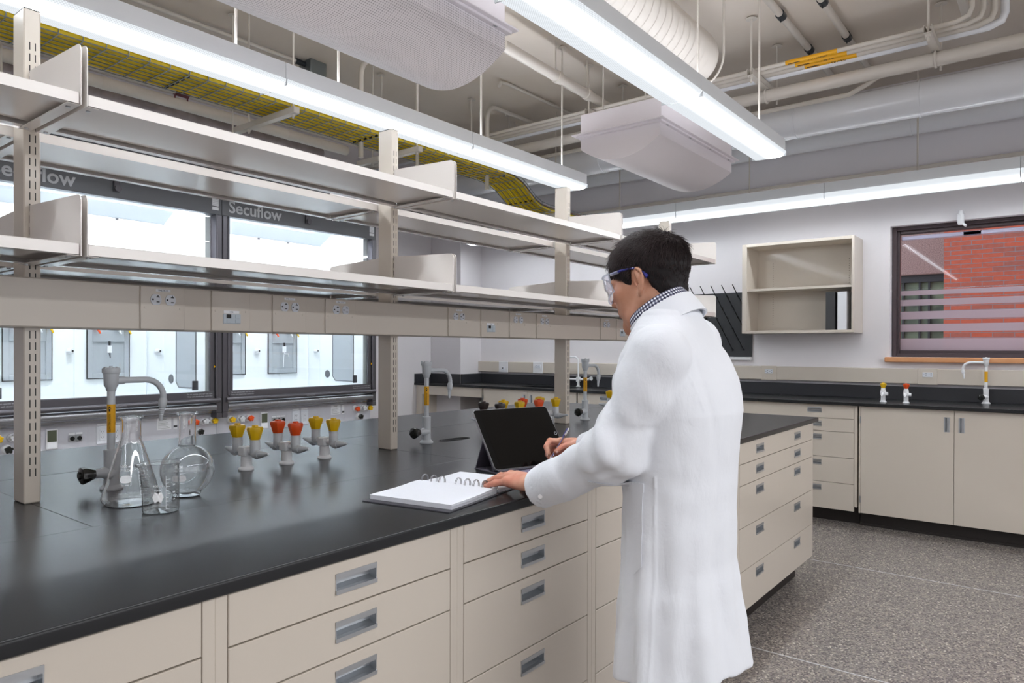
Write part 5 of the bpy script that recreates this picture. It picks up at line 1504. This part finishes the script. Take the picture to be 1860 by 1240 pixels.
def head_sdf(P):
    q = toh(P)
    d = ell(q, (0, -.016, .030), (.0765, .094, .086))
    d = smin(d, ell(q, (0, .030, -.030), (.063, .064, .085)), .03)
    for s in (-1, 1):
        d = smin(d, cone(q, (s * .053, -.012, -.045), (s * .040, .030, -.088), .022, .018), .022)
        d = smin(d, cone(q, (s * .040, .030, -.088), (0, .066, -.104), .018, .017), .02)
        d = smin(d, ell(q, (s * .044, .058, -.018), (.020, .020, .016)), .018)       # cheek bones
        d = smin(d, cone(q, (s * .012, .088, .020), (s * .042, .074, .020), .009, .008), .012)
        d = smax(d, -ell(q, (s * .031, .094, .003), (.017, .013, .010)), .010)       # eye sockets
        d = smin(d, ell(q, (s * .031, .076, .002), (.013, .0115, .011)), .003)
    d = smin(d, cone(q, (0, .086, .012), (0, .104, -.026), .007, .010), .010)        # nose
    d = smin(d, ell(q, (0, .102, -.030), (.013, .011, .009)), .006)
    for s in (-1, 1): d = smin(d, ell(q, (s * .011, .095, -.033), (.008, .009, .007)), .005)
    d = smin(d, ell(q, (0, .0865, -.056), (.023, .010, .006)), .006)
    d = smin(d, ell(q, (0, .0850, -.066), (.020, .010, .006)), .006)
    d = smax(d, -cone(q, (-.018, .0975, -.061), (.018, .0975, -.061), .0018, .0018), .003)
    d = smin(d, ell(q, (0, .072, -.093), (.020, .018, .016)), .014)
    # ears
    for s in (-1, 1):
        def E(y, z, out=0): return (s * (.0790 + out - .50 * y), y * 1.02 - .014, z * 1.02 - .004)
        hel = chain(q, [E(.010, -.002), E(.0125, .014), E(.006, .027, .002), E(-.006, .031, .003), E(-.016, .022, .002), E(-.018, .006, 0), E(-.0135, -.010), E(-.005, -.023), E(.003, -.030)], [.0028, .0033, .0036, .0038, .0038, .0036, .0036, .0050, .0055], .003)
        plate = chain(q, [E(-.002, .020, -.004), E(-.008, .004, -.004), E(-.003, -.014, -.003), E(.003, -.026, -.001)], [.0085, .0095, .0075, .0055], .004)
        anti = chain(q, [E(-.001, .020, .001), E(-.0095, .008, .001), E(-.0085, -.006, .001), E(-.001, -.013, .001)], [.0032, .0034, .0032, .0030], .003)
        trag = cone(q, E(.008, -.004, .001), E(.006, -.012, .001), .0036, .0032)
        e = smin(smin(smin(hel, plate, .003), anti, .003), trag, .003)
        e = smax(e, -ell(q, E(.002, -.003, .008), (.010, .0055, .0085)), .003)
        d = smin(d, e, .005)
    # neck
    nb_ = (1.600, .765, 1.345)
    d = smin(d, cone(P, h2w((0, -.035, -.045)), nb_, .054, .060), .03)
    return d
def finger(P, pts, r0, r1):
    n = len(pts); rr = [r0 + (r1 - r0) * i / (n - 1) for i in range(n)]
    return chain(P, pts, rr, .003)
# left hand: palm down, fingers spread flat on the notebook page
LH = dict(w=(1.452, 1.055, .956),
          mcp=[(1.494, 1.150, .960), (1.474, 1.156, .963), (1.453, 1.152, .960), (1.434, 1.140, .953)],
          f=[[(1.512, 1.190, .951), (1.520, 1.214, .941), (1.524, 1.232, .934)],
             [(1.486, 1.200, .954), (1.491, 1.228, .942), (1.493, 1.248, .934)],
             [(1.459, 1.195, .951), (1.462, 1.221, .940), (1.464, 1.240, .933)],
             [(1.432, 1.176, .946), (1.434, 1.197, .938), (1.436, 1.213, .932)]],
          th=[(1.480, 1.085, .945), (1.515, 1.118, .938), (1.536, 1.145, .932), (1.546, 1.170, .929)])
def lhand(P):
    w_ = np.array(LH['w']); d = None
    for m_, r_ in zip(LH['mcp'], (.0135, .0135, .0125, .0115)):
        e = cone(P, w_ + (np.array(m_) - w_) * .1, m_, .019, r_); d = e if d is None else smin(d, e, .012)
    d = smin(d, ell(P, (1.463, 1.105, .949), (.036, .045, .014)), .014)
    for m_, f_, r_ in zip(LH['mcp'], LH['f'], (.0098, .0100, .0096, .0088)):
        e = finger(P, [m_] + f_, r_ + .0008, r_ - .0022)
        e = smin(e, ell(P, f_[0], (r_ + .0006,) * 3), .003)
        d = smin(d, e, .0022)
        d = smin(d, ell(P, np.array(m_) + (0, 0, .003), (.008, .009, .0075)), .008)
    d = smin(d, finger(P, LH['th'], .0155, .0088), .010)
    return d
# right hand: pinching the pen
PEN0, PEN1 = np.array([1.802, 1.265, .943]), np.array([1.891, 1.248, 1.045])
# points below are given as (image x, image y, depth) seen side-on and converted to the room once
RHp = dict(
    palm=[(1.905, 1.165, .990), (1.903, 1.225, .992), (1.892, 1.262, .994)],
    mcp=[(1.868, 1.262, 1.004), (1.884, 1.278, .996), (1.899, 1.282, .983), (1.910, 1.274, .969)],
    idx=[(1.845, 1.290, 1.006), (1.822, 1.287, .990), (1.815, 1.274, .970)],
    mid=[(1.862, 1.300, .984), (1.838, 1.292, .963), (1.826, 1.272, .954)],
    rng=[(1.878, 1.302, .963), (1.857, 1.289, .943), (1.848, 1.266, .940)],
    pnk=[(1.893, 1.294, .948), (1.876, 1.280, .932), (1.868, 1.258, .930)],
    th=[(1.893, 1.195, .990), (1.868, 1.222, .996), (1.846, 1.240, .990), (1.826, 1.250, .977)])
def rhand(P):
    d = None
    for m_, r_ in zip(RHp['mcp'], (.0135, .0135, .0125, .0115)):
        e = cone(P, RHp['palm'][0], m_, .020, r_); d = e if d is None else smin(d, e, .012)
    d = smin(d, ell(P, (1.896, 1.232, .986), (.024, .040, .028)), .012)
    for k, m_, r_ in (('idx', RHp['mcp'][0], .0096), ('mid', RHp['mcp'][1], .0098), ('rng', RHp['mcp'][2], .0093), ('pnk', RHp['mcp'][3], .0085)):
        d = smin(d, finger(P, [m_] + RHp[k], r_ + .0008, r_ - .0018), .0035)
    d = smin(d, finger(P, RHp['th'], .0145, .0088), .006)
    return smax(d, -cone(P, PEN0, PEN1, .0043, .0043), .001)
def body_sdf(P):
    z = P[:, 2]; d = np.full(len(P), 9.0)
    m = z > 1.27
    if m.any(): d[m] = head_sdf(P[m])
    t = ell(P, (1.60, .735, 1.18), (.155, .100, .20)); t = smin(t, ell(P, (1.60, .725, .90), (.150, .105, .14)), .06)
    t = smin(t, cone(P, (1.475, .712, 1.275), (1.735, .755, 1.28), .042, .042), .05)
    t = smin(t, cone(P, (1.60, .748, 1.27), (1.60, .765, 1.345), .070, .058), .04)
    for S, E, W, s in ((SH_L, EL_L, WR_L, -1), (SH_R, EL_R, WR_R, 1)):
        a = smin(cone(P, S, E, .048, .038), cone(P, E, W, .037, .025), .02); t = smin(t, a, .02)
    for s in (-1, 1):
        x = 1.60 + s * .085
        t = smin(t, cone(P, (x, .725, .86), (x + s * .01, .735, .48), .080, .052), .03)
        t = smin(t, cone(P, (x + s * .01, .735, .48), (x + s * .015, .705, .09), .050, .036), .02)
        t = smin(t, cone(P, (x + s * .015, .690, .045), (x + s * .03, .855, .030), .032, .028), .02)
    d = smin(d, t, .03)
    m = (P[:, 1] > 1.02) & (P[:, 0] < 1.66) & (z > .88) & (z < 1.05)
    if m.any(): d[m] = smin(d[m], lhand(P[m]), .012)
    m = (P[:, 1] > 1.10) & (P[:, 0] > 1.72) & (z > .88) & (z < 1.10)
    if m.any(): d[m] = smin(d[m], rhand(P[m]), .010)
    return d
def body_mat(c):
    q = toh(c); out = np.zeros(len(c), int)
    out[(c[:, 1] > 1.04) & (c[:, 2] < 1.06)] = 1
    lip = (np.abs(q[:, 0]) < .022) & (q[:, 1] > .084) & (q[:, 2] > -.071) & (q[:, 2] < -.0525); out[lip] = 2
    return out
person = organic('person', body_sdf, (1.25, .50, .0), (2.02, 1.32, 1.68), .0036, ['skin', 'skin_hand', 'lip'], matf=body_mat, shift=PO)
person.location = PO
tagit(person, 'person in white lab coat and clear safety glasses leaning over the worktop, holding a pen', 'person')
def pm(name, mb, mats, parent=person, label=None): return part(name, mb, mats, parent, world=True, label=label)
# nails
def nail(c, d, up, w_, l_, name='fingernail'):
    d = Vector(d).normalized(); up = Vector(up); up = (up - d * up.dot(d)).normalized(); s_ = d.cross(up)
    m = MB(); vs, n = [], 5
    for i in range(4):
        for j in range(n):
            a = (j / (n - 1) - .5) * 1.5; ww = w_ * (1 if i < 3 else .75)
            vs.append(Vector(c) + d * (l_ * (i / 3 - .5)) + s_ * (math.sin(a) * ww / 1.36) + up * ((math.cos(a) - 1) * w_ * .6))
    m.add(vs, [(i * n + j, i * n + j + 1, (i + 1) * n + j + 1, (i + 1) * n + j) for i in range(3) for j in range(n - 1)], True)
    return pm(name, m, 'nail')
for f_, r_ in zip(LH['f'], (.0076, .0078, .0074, .0066)):
    a, b = np.array(f_[1]), np.array(f_[2]); d_ = b - a; nail(b + np.array([0, 0, r_ + .0004]) - d_ * .05, d_, (0, 0, 1), .0062, .0105)
nail(np.array(RHp['th'][3]) + np.array([-.0042, -.0074, .002]), np.array(RHp['th'][3]) - np.array(RHp['th'][2]), (-.45, -.85, .25), .0066, .0120)
nail(np.array(RHp['idx'][2]) + np.array([-.0070, .001, -.001]), np.array(RHp['idx'][2]) - np.array(RHp['idx'][1]), (-.95, -.1, .1), .0056, .0100)
nail(np.array(RHp['rng'][2]) + np.array([-.0055, -.0045, .001]), np.array(RHp['rng'][2]) - np.array(RHp['rng'][1]), (-.7, -.6, .1), .0056, .0095)
# eyes
for s in (-1, 1):
    m = MB(); m.sphere(h2w((s * .031, .079, .002)), .0105, 16, 10); m.mat(1); c_ = h2w((s * .031, .0835, .000)); m.sphere(c_, .0065, 12, 8); pm('eye', m, ['eye', 'iris'])
# hair
def hair_field(P, extra=0.0):
    q = toh(P)
    top = np.clip((q[:, 2] + .01) / .09, 0, 1)
    d = ell(q, (0, -.016, .030), (.0765, .094, .086)) - (.0035 + .010 * top + .004 * np.clip((q[:, 1] + .02) / .08, 0, 1) * top + extra)
    d = smin(d, ell(q, (0, -.040, -.038), (.056, .054, .062)) - .002, .02)
    # hairline: planes in head space
    yy, zz, xx = q[:, 1], q[:, 2], np.abs(q[:, 0])
    front = zz - (.030 + .0 * xx) + (yy - .062) * 0.0
    line = np.where(yy > .030, .030 + (yy - .030) * .9, np.where(yy > -.006, -.012 + (yy + .006) * .60, np.where(yy > -.032, .024 - (yy + .032) * .4, -.052 - (yy + .032) * -.10)))
    # smooth blend of the hairline around the ear
    line = np.interp(yy, [-.12, -.075, -.056, -.046, -.038, -.032, -.026, .000, .006, .012, .020, .030, .050, .085], [-.098, -.094, -.080, -.050, -.018, .018, .032, .034, .006, -.022, -.026, .006, .024, .034])
    d = smax(d, (line - zz), .004)
    return d + .0018 * wob(q, 95, 3) + .0012 * wob(q, 230, 4)
lo_h, hi_h = HC - .15, HC + .15
hair = organic('hair', hair_field, lo_h, hi_h, .0032, 'hair', person, shift=PO)
# strands: short tapered locks over the cap
rs = np.random.RandomState(11)
hv = np.empty(len(hair.data.vertices) * 3); hair.data.vertices.foreach_get('co', hv); hv = hv.reshape(-1, 3) + PO
hn = np.empty(len(hair.data.vertices) * 3); hair.data.vertices.foreach_get('normal', hn); hn = hn.reshape(-1, 3)
out_ = np.abs(head_sdf(hv)) > .0025
ql = toh(hv); keep = np.where(out_)[0]
sel = keep[rs.randint(0, len(keep), 17000)]
p0 = hv[sel] + rs.normal(size=(len(sel), 3)) * .0012; nn = hn[sel] @ HM; qq = toh(p0)
crown = np.array([.006, -.055, .10])
g_ = qq - crown
flow = g_ - (g_ * nn).sum(1)[:, None] * nn; flow /= np.linalg.norm(flow, axis=1)[:, None] + 1e-6
fw = np.clip((qq[:, 2] - .03) / .06, 0, 1)[:, None]
flow = flow * 1.0 + np.array([0, .55, 0]) * fw + np.array([0, 0, -.8]) * (1 - fw) + rs.normal(size=flow.shape) * .28
flow -= (flow * nn).sum(1)[:, None] * nn; flow /= np.linalg.norm(flow, axis=1)[:, None] + 1e-6
topf = np.clip((qq[:, 2] - .0) / .08, 0, 1)
L_ = (.009 + .020 * topf) * rs.uniform(.6, 1.25, len(sel))
lift = (.10 + .38 * topf * rs.uniform(.3, 1.2, len(sel)))
side = np.cross(nn, flow)
wd = rs.uniform(.00035, .0007, len(sel))
vs, fs = [], []
K = 4
allv = np.zeros((len(sel), K, 3, 3))
for k in range(K):
    t = k / (K - 1)
    c_ = qq - nn * .0015 + flow * (L_ * t)[:, None] + nn * (L_ * (lift * t - .30 * t * t))[:, None]
    r_ = (wd * (1 - .85 * t))[:, None]
    for j in range(3):
        a = 2 * PI * j / 3; allv[:, k, j] = c_ + side * (math.cos(a) * r_ * 1.6) + nn * (math.sin(a) * r_)
W = allv.reshape(-1, 3) @ HM.T + HC - PO
base = (np.arange(len(sel)) * K * 3)[:, None]
F = []
for k in range(K - 1):
    for j in range(3):
        j2 = (j + 1) % 3; F.append(np.stack([base[:, 0] + k * 3 + j, base[:, 0] + k * 3 + j2, base[:, 0] + (k + 1) * 3 + j2, base[:, 0] + (k + 1) * 3 + j], 1))
F = np.concatenate(F)
me = bpy.data.meshes.new('hair_strands'); me.vertices.add(len(W)); me.vertices.foreach_set('co', W.ravel())
me.loops.add(F.size); me.loops.foreach_set('vertex_index', F.ravel().astype(np.int32)); me.polygons.add(len(F)); me.polygons.foreach_set('loop_start', np.arange(0, F.size, 4, dtype=np.int32))
me.materials.append(MATS['hair_strand']); me.polygons.foreach_set('use_smooth', np.ones(len(F), bool)); me.update(calc_edges=True)
o = bpy.data.objects.new('hair_strands', me); C.objects.link(o); o.parent = hair; o['kind'] = 'stuff'

# safety glasses
gl = bpy.data.objects.new('safety_glasses', None); C.objects.link(gl); gl.parent = person; gl.location = Vector(HC - PO)
gl['label'] = 'clear wraparound safety glasses with blue temples'
def gp(name, mb, mats):
    mb.v = [tuple(HM @ np.array(p)) for p in mb.v]; o = bpy.data.objects.new(name, mesh_from(name, mb, mats if isinstance(mats, list) else [mats])); C.objects.link(o); o.parent = gl; return o
n = 26; th_ = [R(-78) + R(156) * k / n for k in range(n + 1)]
def front(a, up):     # wrap-around visor curve; up in 0..1 from lower to upper rim
    rx, ry = .078, .064
    x = rx * math.sin(a); y = .049 + ry * math.cos(a) ** .9
    depth = abs(math.sin(a))
    z0 = -.028 + .020 * depth ** 3 + (.016 * math.exp(-(x / .012) ** 2)); z1 = .040 - .002 * depth
    return (x, y - (.006 if up < .5 else 0), z0 + (z1 - z0) * up)
m = MB(); vs = []
rows_ = 8
for t_, sgn in ((0, 1), (.0016, -1)):
    for i in range(rows_ + 1):
        for a in th_:
            x, y, z = front(a, i / rows_); nx, ny = math.sin(a), math.cos(a); vs.append((x - nx * t_, y - ny * t_, z))
N1 = (rows_ + 1) * (n + 1); fs = []
for i in range(rows_):
    for k in range(n):
        a_ = i * (n + 1) + k; fs.append((a_ + 1, a_, a_ + n + 1, a_ + n + 2)); fs.append((N1 + a_, N1 + a_ + 1, N1 + a_ + n + 2, N1 + a_ + n + 1))
for k in range(n): fs.append((k, k + 1, N1 + k + 1, N1 + k)); e_ = rows_ * (n + 1) + k; fs.append((e_ + 1, e_, N1 + e_, N1 + e_ + 1))
for i in range(rows_):
    a_, b_ = i * (n + 1), (i + 1) * (n + 1); fs.append((a_, N1 + a_, N1 + b_, b_)); fs.append((a_ + n, b_ + n, N1 + b_ + n, N1 + a_ + n))
m.add(vs, fs, True); gp('visor', m, 'glass_goggle')
m = MB()
m.tube([front(a, 0) for a in th_], .0019, 8); m.tube([front(a, 1) for a in th_], .0022, 8)
for a in (th_[0], th_[-1]): m.tube([front(a, 0), front(a, .5), front(a, 1)], .0019, 8)
gp('visor_rim', m, 'goggle_rim')
for s in (-1, 1):
    m = MB(); m.tube([(s * .0775, .058, .034), (s * .080, .034, .034)], [.0042, .0042], 8); gp('hinge_block', m, 'goggle_rim')
    m = MB(); m.tube([(s * .079, .054, .035), (s * .0805, .028, .035), (s * .0815, -.004, .032), (s * .080, -.018, .027), (s * .079, -.034, .010), (s * .078, -.040, .000)], [.0026, .0030, .0032, .0034, .0045, .0050], 8); gp('temple_arm', m, 'temple')

# ------------------------------------------------------------ clothing
LV = np.array([  # z, cx, cy, ax, ay
    (.50, 1.600, .718, .208, .146), (.62, 1.600, .724, .198, .134), (.80, 1.600, .729, .184, .116), (.95, 1.600, .728, .180, .115), (1.05, 1.600, .726, .184, .120),
    (1.15, 1.600, .733, .202, .134), (1.23, 1.600, .738, .204, .124), (1.29, 1.600, .745, .180, .106), (1.34, 1.600, .752, .130, .088), (1.38, 1.600, .758, .09, .07)])
def torso(P):
    z = P[:, 2]; cx, cy, ax, ay = [np.interp(z, LV[:, 0], LV[:, k]) for k in (1, 2, 3, 4)]
    u, v = (P[:, 0] - cx) / ax, (P[:, 1] - cy) / ay
    r = (np.abs(u) ** 2.3 + np.abs(v) ** 2.3) ** (1 / 2.3)
    ph = np.arctan2(v, u); low = np.clip((1.0 - z) / .35, 0, 1)
    fold = .0055 * low * np.sin(ph * 7 + z * 2.2) + .004 * low * np.sin(ph * 12 - z * 3 + 1)
    d = (r - 1) * np.minimum(ax, ay) * .93 + fold
    return smax(smax(d, .548 + .012 * np.sin(ph * 2) - z, .004), z - 1.40, .02)
def sleeve(P, S, E, W, rs_, seed, wr=.050):
    d = smin(cone(P, S, E, rs_, rs_ * .90), cone(P, E, W, rs_ * .92, wr), .03)
    S, E, W = map(np.array, (S, E, W))
    ax = (W - E) / np.linalg.norm(W - E); t = (P - E) @ ax
    au = (E - S) / np.linalg.norm(E - S); tu = (P - S) @ au
    near = np.exp(-(t / .10) ** 2)
    d = d + .0042 * near * np.sin(t * 85 + 2.2 * wob(P, 14, seed)) + .0032 * np.sin(tu * 46 + 3 * wob(P, 9, seed + 1)) * np.clip(tu / .1, 0, 1) * (1 - near * .5)
    cr = np.abs(wob(P, 17, seed + 2)); d = d + .0050 * np.exp(-(cr / .13) ** 2) * np.clip(.25 + near, 0, 1) * np.clip((np.linalg.norm(W - E) - t - .03) / .08, 0, 1)      # sharp creases
    return d
def coat_sdf(P):
    d = torso(P)
    yoke = smin(cone(P, (1.60, .745, 1.335), (1.462, .712, 1.290), .056, .058), cone(P, (1.60, .750, 1.335), (1.748, .755, 1.295), .056, .060), .02)
    d = smin(d, yoke, .035)
    dl = sleeve(P, SH_L, EL_L, WR_L + np.array([.0, -.012, -.010]) if False else tuple(np.array(WR_L) + (-.002, -.014, -.012)), .070, 21, .053)
    dr = sleeve(P, SH_R, EL_R, tuple(np.array(WR_R) + (-.006, .014, -.002)), .070, 31, .046)
    d = smin(d, dl, .010); d = smin(d, dr, .012)
    fz = np.clip((np.minimum(np.linalg.norm(P - np.array(WR_L), axis=1), np.linalg.norm(P - np.array(WR_R), axis=1)) - .05) / .08, 0, 1) * np.clip((P[:, 2] - .56) / .08, 0, 1)
    d = d + fz * (.0022 * wob(P, 26, 8) + .0012 * wob(P, 60, 9))
    cz = np.abs(wob(P * np.array([1, 1, .45]), 13, 12)); d = d + fz * .0026 * np.exp(-(cz / .12) ** 2)
    for E_, W_, wr in ((EL_L, np.array(WR_L) + (-.002, -.014, -.012), .053), (EL_R, np.array(WR_R) + (-.006, .014, -.002), .046)):
        E_ = np.array(E_); ax = (W_ - E_) / np.linalg.norm(W_ - E_); t = (P - E_) @ ax; L0 = np.linalg.norm(W_ - E_)
        zone = np.linalg.norm(P - W_, axis=1) < .14
        hem = (np.abs(t - L0 + .030) < .0016) & zone
        d = np.where(hem, d + .0014, d)
        c2 = smax(smax(d, t - L0 - .004, .003), -np.maximum(cone(P, E_ + ax * .12, W_ + ax * .1, wr - .009, wr - .009), (L0 - .05) - t), .003)
        d = np.where(zone, c2, d)
    # armhole seam
    seam = np.abs((P - np.array([1.462, .70, 1.30])) @ (np.array([.80, -.45, .38]))) - .0016
    m = (P[:, 2] > 1.16) & (P[:, 0] < 1.5); d = np.where(m & (seam < 0), d - .0016, d)
    # side seam / vent down the left side
    sm_ = np.abs(P[:, 1] - (.708 + .0 * P[:, 2])) - .0022
    m = (P[:, 0] < 1.47) & (P[:, 2] < 1.02); d = np.where(m & (sm_ < 0), d - .0022, d)
    d = smax(d, -cone(P, (1.60, .775, 1.36), (1.605, .80, 1.50), .070, .085), .004)      # neck opening
    inner = smax(torso(P) + .010, P[:, 2] - .78, .004)
    return smax(d, -smax(inner, .2 - P[:, 2], .001), .002)
coat = organic('lab_coat', coat_sdf, (1.26, .50, .52), (2.02, 1.22, 1.44), .0046, 'coat', person, shift=PO)
coat['label'] = 'long white cotton lab coat'
def on_coat(base, n_, lift=.0018, f=None):
    """march a point along n_ until it meets the coat surface"""
    f = f or coat_sdf
    p = np.array(base, float); n_ = np.array(n_, float) / np.linalg.norm(n_)
    for _ in range(40):
        s = f(p[None])[0]
        if abs(s) < 2e-4: break
        p = p + n_ * s * .8
    return p - n_ * lift
def patch(name, pts_fn, nu, nv, dirn, mask=None, thick=.0026, mat_='coat'):
    g_ = np.array([[on_coat(pts_fn(i / (nu - 1), j / (nv - 1)), dirn, thick) for j in range(nv)] for i in range(nu)])
    gi = g_ + np.array(dirn) / np.linalg.norm(dirn) * thick * 1.6
    vs = [tuple(p) for p in g_.reshape(-1, 3)] + [tuple(p) for p in gi.reshape(-1, 3)]
    fs = []; N = nu * nv
    for i in range(nu - 1):
        for j in range(nv - 1): a = i * nv + j; fs.append((a, a + 1, a + nv + 1, a + nv))
    bd = [(0, j) for j in range(nv)] + [(i, nv - 1) for i in range(1, nu)] + [(nu - 1, j) for j in range(nv - 2, -1, -1)] + [(i, 0) for i in range(nu - 2, 0, -1)]
    for (a, b) in zip(bd, bd[1:] + bd[:1]): p_, q_ = a[0] * nv + a[1], b[0] * nv + b[1]; fs.append((p_, N + p_, N + q_, q_))
    m = MB(); m.add(vs, fs, True); return part(name, m, mat_, coat, world=True)
# hip pocket on the left front: five-sided patch with a double-turned hem
def hip(u, v):
    w_ = u; z = .998 - .155 * v
    if v > .82: z -= (v - .82) * .35 * (1 - abs(2 * (w_ * .92) - 1.35)) * .9
    return (1.30, .735 + .110 * (1 - w_), z)
patch('hip_pocket', hip, 12, 14, (1, .0, 0))
def hem(u, v): return (1.30, .733 + .114 * (1 - u), 1.000 - .020 * v)
patch('pocket_hem', hem, 12, 4, (1, 0, 0), thick=.0040)
def armp(u, v):   # pen pocket on the upper left sleeve
    a = np.array([1.34, .83, 1.235]) + np.array([0, .040, .012]) * (1 - u) + np.array([-.012, .028, -.095]) * v
    return tuple(a + np.array([-.06, .02, 0]))
patch('sleeve_pocket', armp, 8, 12, (1, -.25, 0), thick=.0030)
for W_, E_, nm in ((tuple(np.array(WR_L) + (-.002, -.014, -.012)), EL_L, 'l'), (tuple(np.array(WR_R) + (0, -.008, 0)), EL_R, 'r')):
    W_, E_ = np.array(W_), np.array(E_); ax = (W_ - E_) / np.linalg.norm(W_ - E_)
    c_ = W_ - ax * .022; p = on_coat(c_ + np.array([-.12, -.05, -.03]), (1, .42, .25), .0018)
    nrm = Vector((-1, -.42, -.25)).normalized(); m = MB(); m.tube([Vector(p), Vector(p) + nrm * .0022], [.0058, .0052], 14); part('cuff_button', m, 'button', coat, world=True)
m = MB(); m.text('m', .02, None, mapf=lambda x, y, z: (0, 0, 0)) if False else None
# coat collar: turned-down band around the neck
cn, cc = np.array([0, .55, .835]), np.array([1.600, .778, 1.383])
cu_, cv_ = np.array([1.0, 0, 0]), np.array([0, .835, -.55])
def ring_band(name, r0, r1, h0, h1, mt, a0, a1, thick, parent, uvs=None, wav=0.0, nseg=60, ex=1.22):
    nr = 7; P_ = []; uv = []
    for side_ in (0, 1):
        for i in range(nr):
            t = i / (nr - 1)
            for k in range(nseg + 1):
                a = a0 + (a1 - a0) * k / nseg
                r = r0 + (r1 - r0) * t ** .8 - side_ * thick + wav * math.sin(a * 5) * t; h_ = h0 + (h1 - h0) * t
                P_.append(tuple(cc + cu_ * r * math.cos(a) + cv_ * r * ex * math.sin(a) + cn * h_)); uv.append((a * r0 * 150, (h0 + (h1 - h0) * t) * 150 + t * (r1 - r0) * 150))
    M_ = nseg + 1; N = nr * M_; fs = []
    for i in range(nr - 1):
        for k in range(nseg):
            a = i * M_ + k; fs.append((a, a + 1, a + M_ + 1, a + M_)); fs.append((N + a, N + a + M_, N + a + M_ + 1, N + a + 1))
    for k in range(nseg): fs.append((k, N + k, N + k + 1, k + 1)); a = (nr - 1) * M_ + k; fs.append((a, a + 1, N + a + 1, N + a))
    m = MB(); m.add(P_, fs, True)
    m.uv = uv
    return part(name, m, mt, parent, world=True)
ring_band('shirt_collar', .0650, .0745, .032, -.024, 'gingham', R(100), R(440), .002, person)['label'] = 'navy and white checked shirt collar'
ring_band('coat_collar', .0765, .0845, .010, -.046, 'coat', R(125), R(415), .0035, coat, wav=.0012, ex=1.17)
# shirt body seen in the neck opening, trousers and shoes below the hem
sh = organic('shirt', lambda P: smax(smin(torso(P) + .012, ell(P, (1.60, .765, 1.335), (.085, .072, .05)), .03), smax(-cone(P, (1.60, .77, 1.33), (1.603, .79, 1.50), .058, .07), P[:, 2] - 1.375, .003), .003) if True else None,
             (1.38, .55, 1.05), (1.82, .95, 1.42), .008, 'gingham', person, shift=PO, uvf=lambda v: np.stack([v[:, 0] * 95, v[:, 2] * 95], 1))
def trou(P):
    d = None
    for s in (-1, 1):
        x = 1.60 + s * .085
        a = smin(cone(P, (x, .725, .86), (x + s * .01, .735, .48), .074, .064), cone(P, (x + s * .01, .735, .48), (x + s * .015, .705, .06), .066, .056), .02)
        d = a if d is None else smin(d, a, .02)
    return smax(smax(d + .002 * wob(P, 22, 5), .035 - P[:, 2], .004), P[:, 2] - .78, .01)
organic('trousers', trou, (1.36, .56, .0), (1.84, .90, .95), .009, 'trousers', person, shift=PO)
for s in (-1, 1):
    x = 1.60 + s * .10
    organic('shoe', lambda P, x=x, s=s: smax(smin(ell(P, (x + s * .012, .800, .030), (.046, .115, .055)), ell(P, (x, .690, .045), (.040, .050, .06)), .03), .0015 - P[:, 2], .003), (x - .09, .58, -.02), (x + .09, .95, .14), .006, 'shoe', person, shift=PO)

# pen in the right hand
pd = PEN1 - PEN0; L_ = np.linalg.norm(pd); pd = pd / L_
pen = thing('ballpoint_pen', tuple(PEN0), 'clear and blue ballpoint pen held in the right hand', 'pen')
m = MB(); P_ = lambda t: PEN0 + pd * L_ * t
m.tube([P_(0), P_(.03), P_(.16)], [.0008, .0022, .0040], 14); part('tip', m, 'white_plastic', pen, world=True)
m = MB(); m.tube([P_(.16), P_(.80)], [.0041, .0041], 14, caps=False); part('barrel', m, 'glass_goggle', pen, world=True)
m = MB(); m.tube([P_(.12), P_(.85)], [.0012, .0012], 8); part('ink_tube', m, 'temple', pen, world=True)
m = MB(); m.tube([P_(.80), P_(.97), P_(1.0)], [.0043, .0040, .0022], 14); m.mat(1); m.tube([P_(.74) + np.array([-.006, -.002, .004]), P_(.96) + np.array([-.006, -.002, .004]), P_(.98)], [.0012, .0016, .0016], 8); part('cap_and_clip', m, ['white_plastic', 'temple'], pen, world=True)
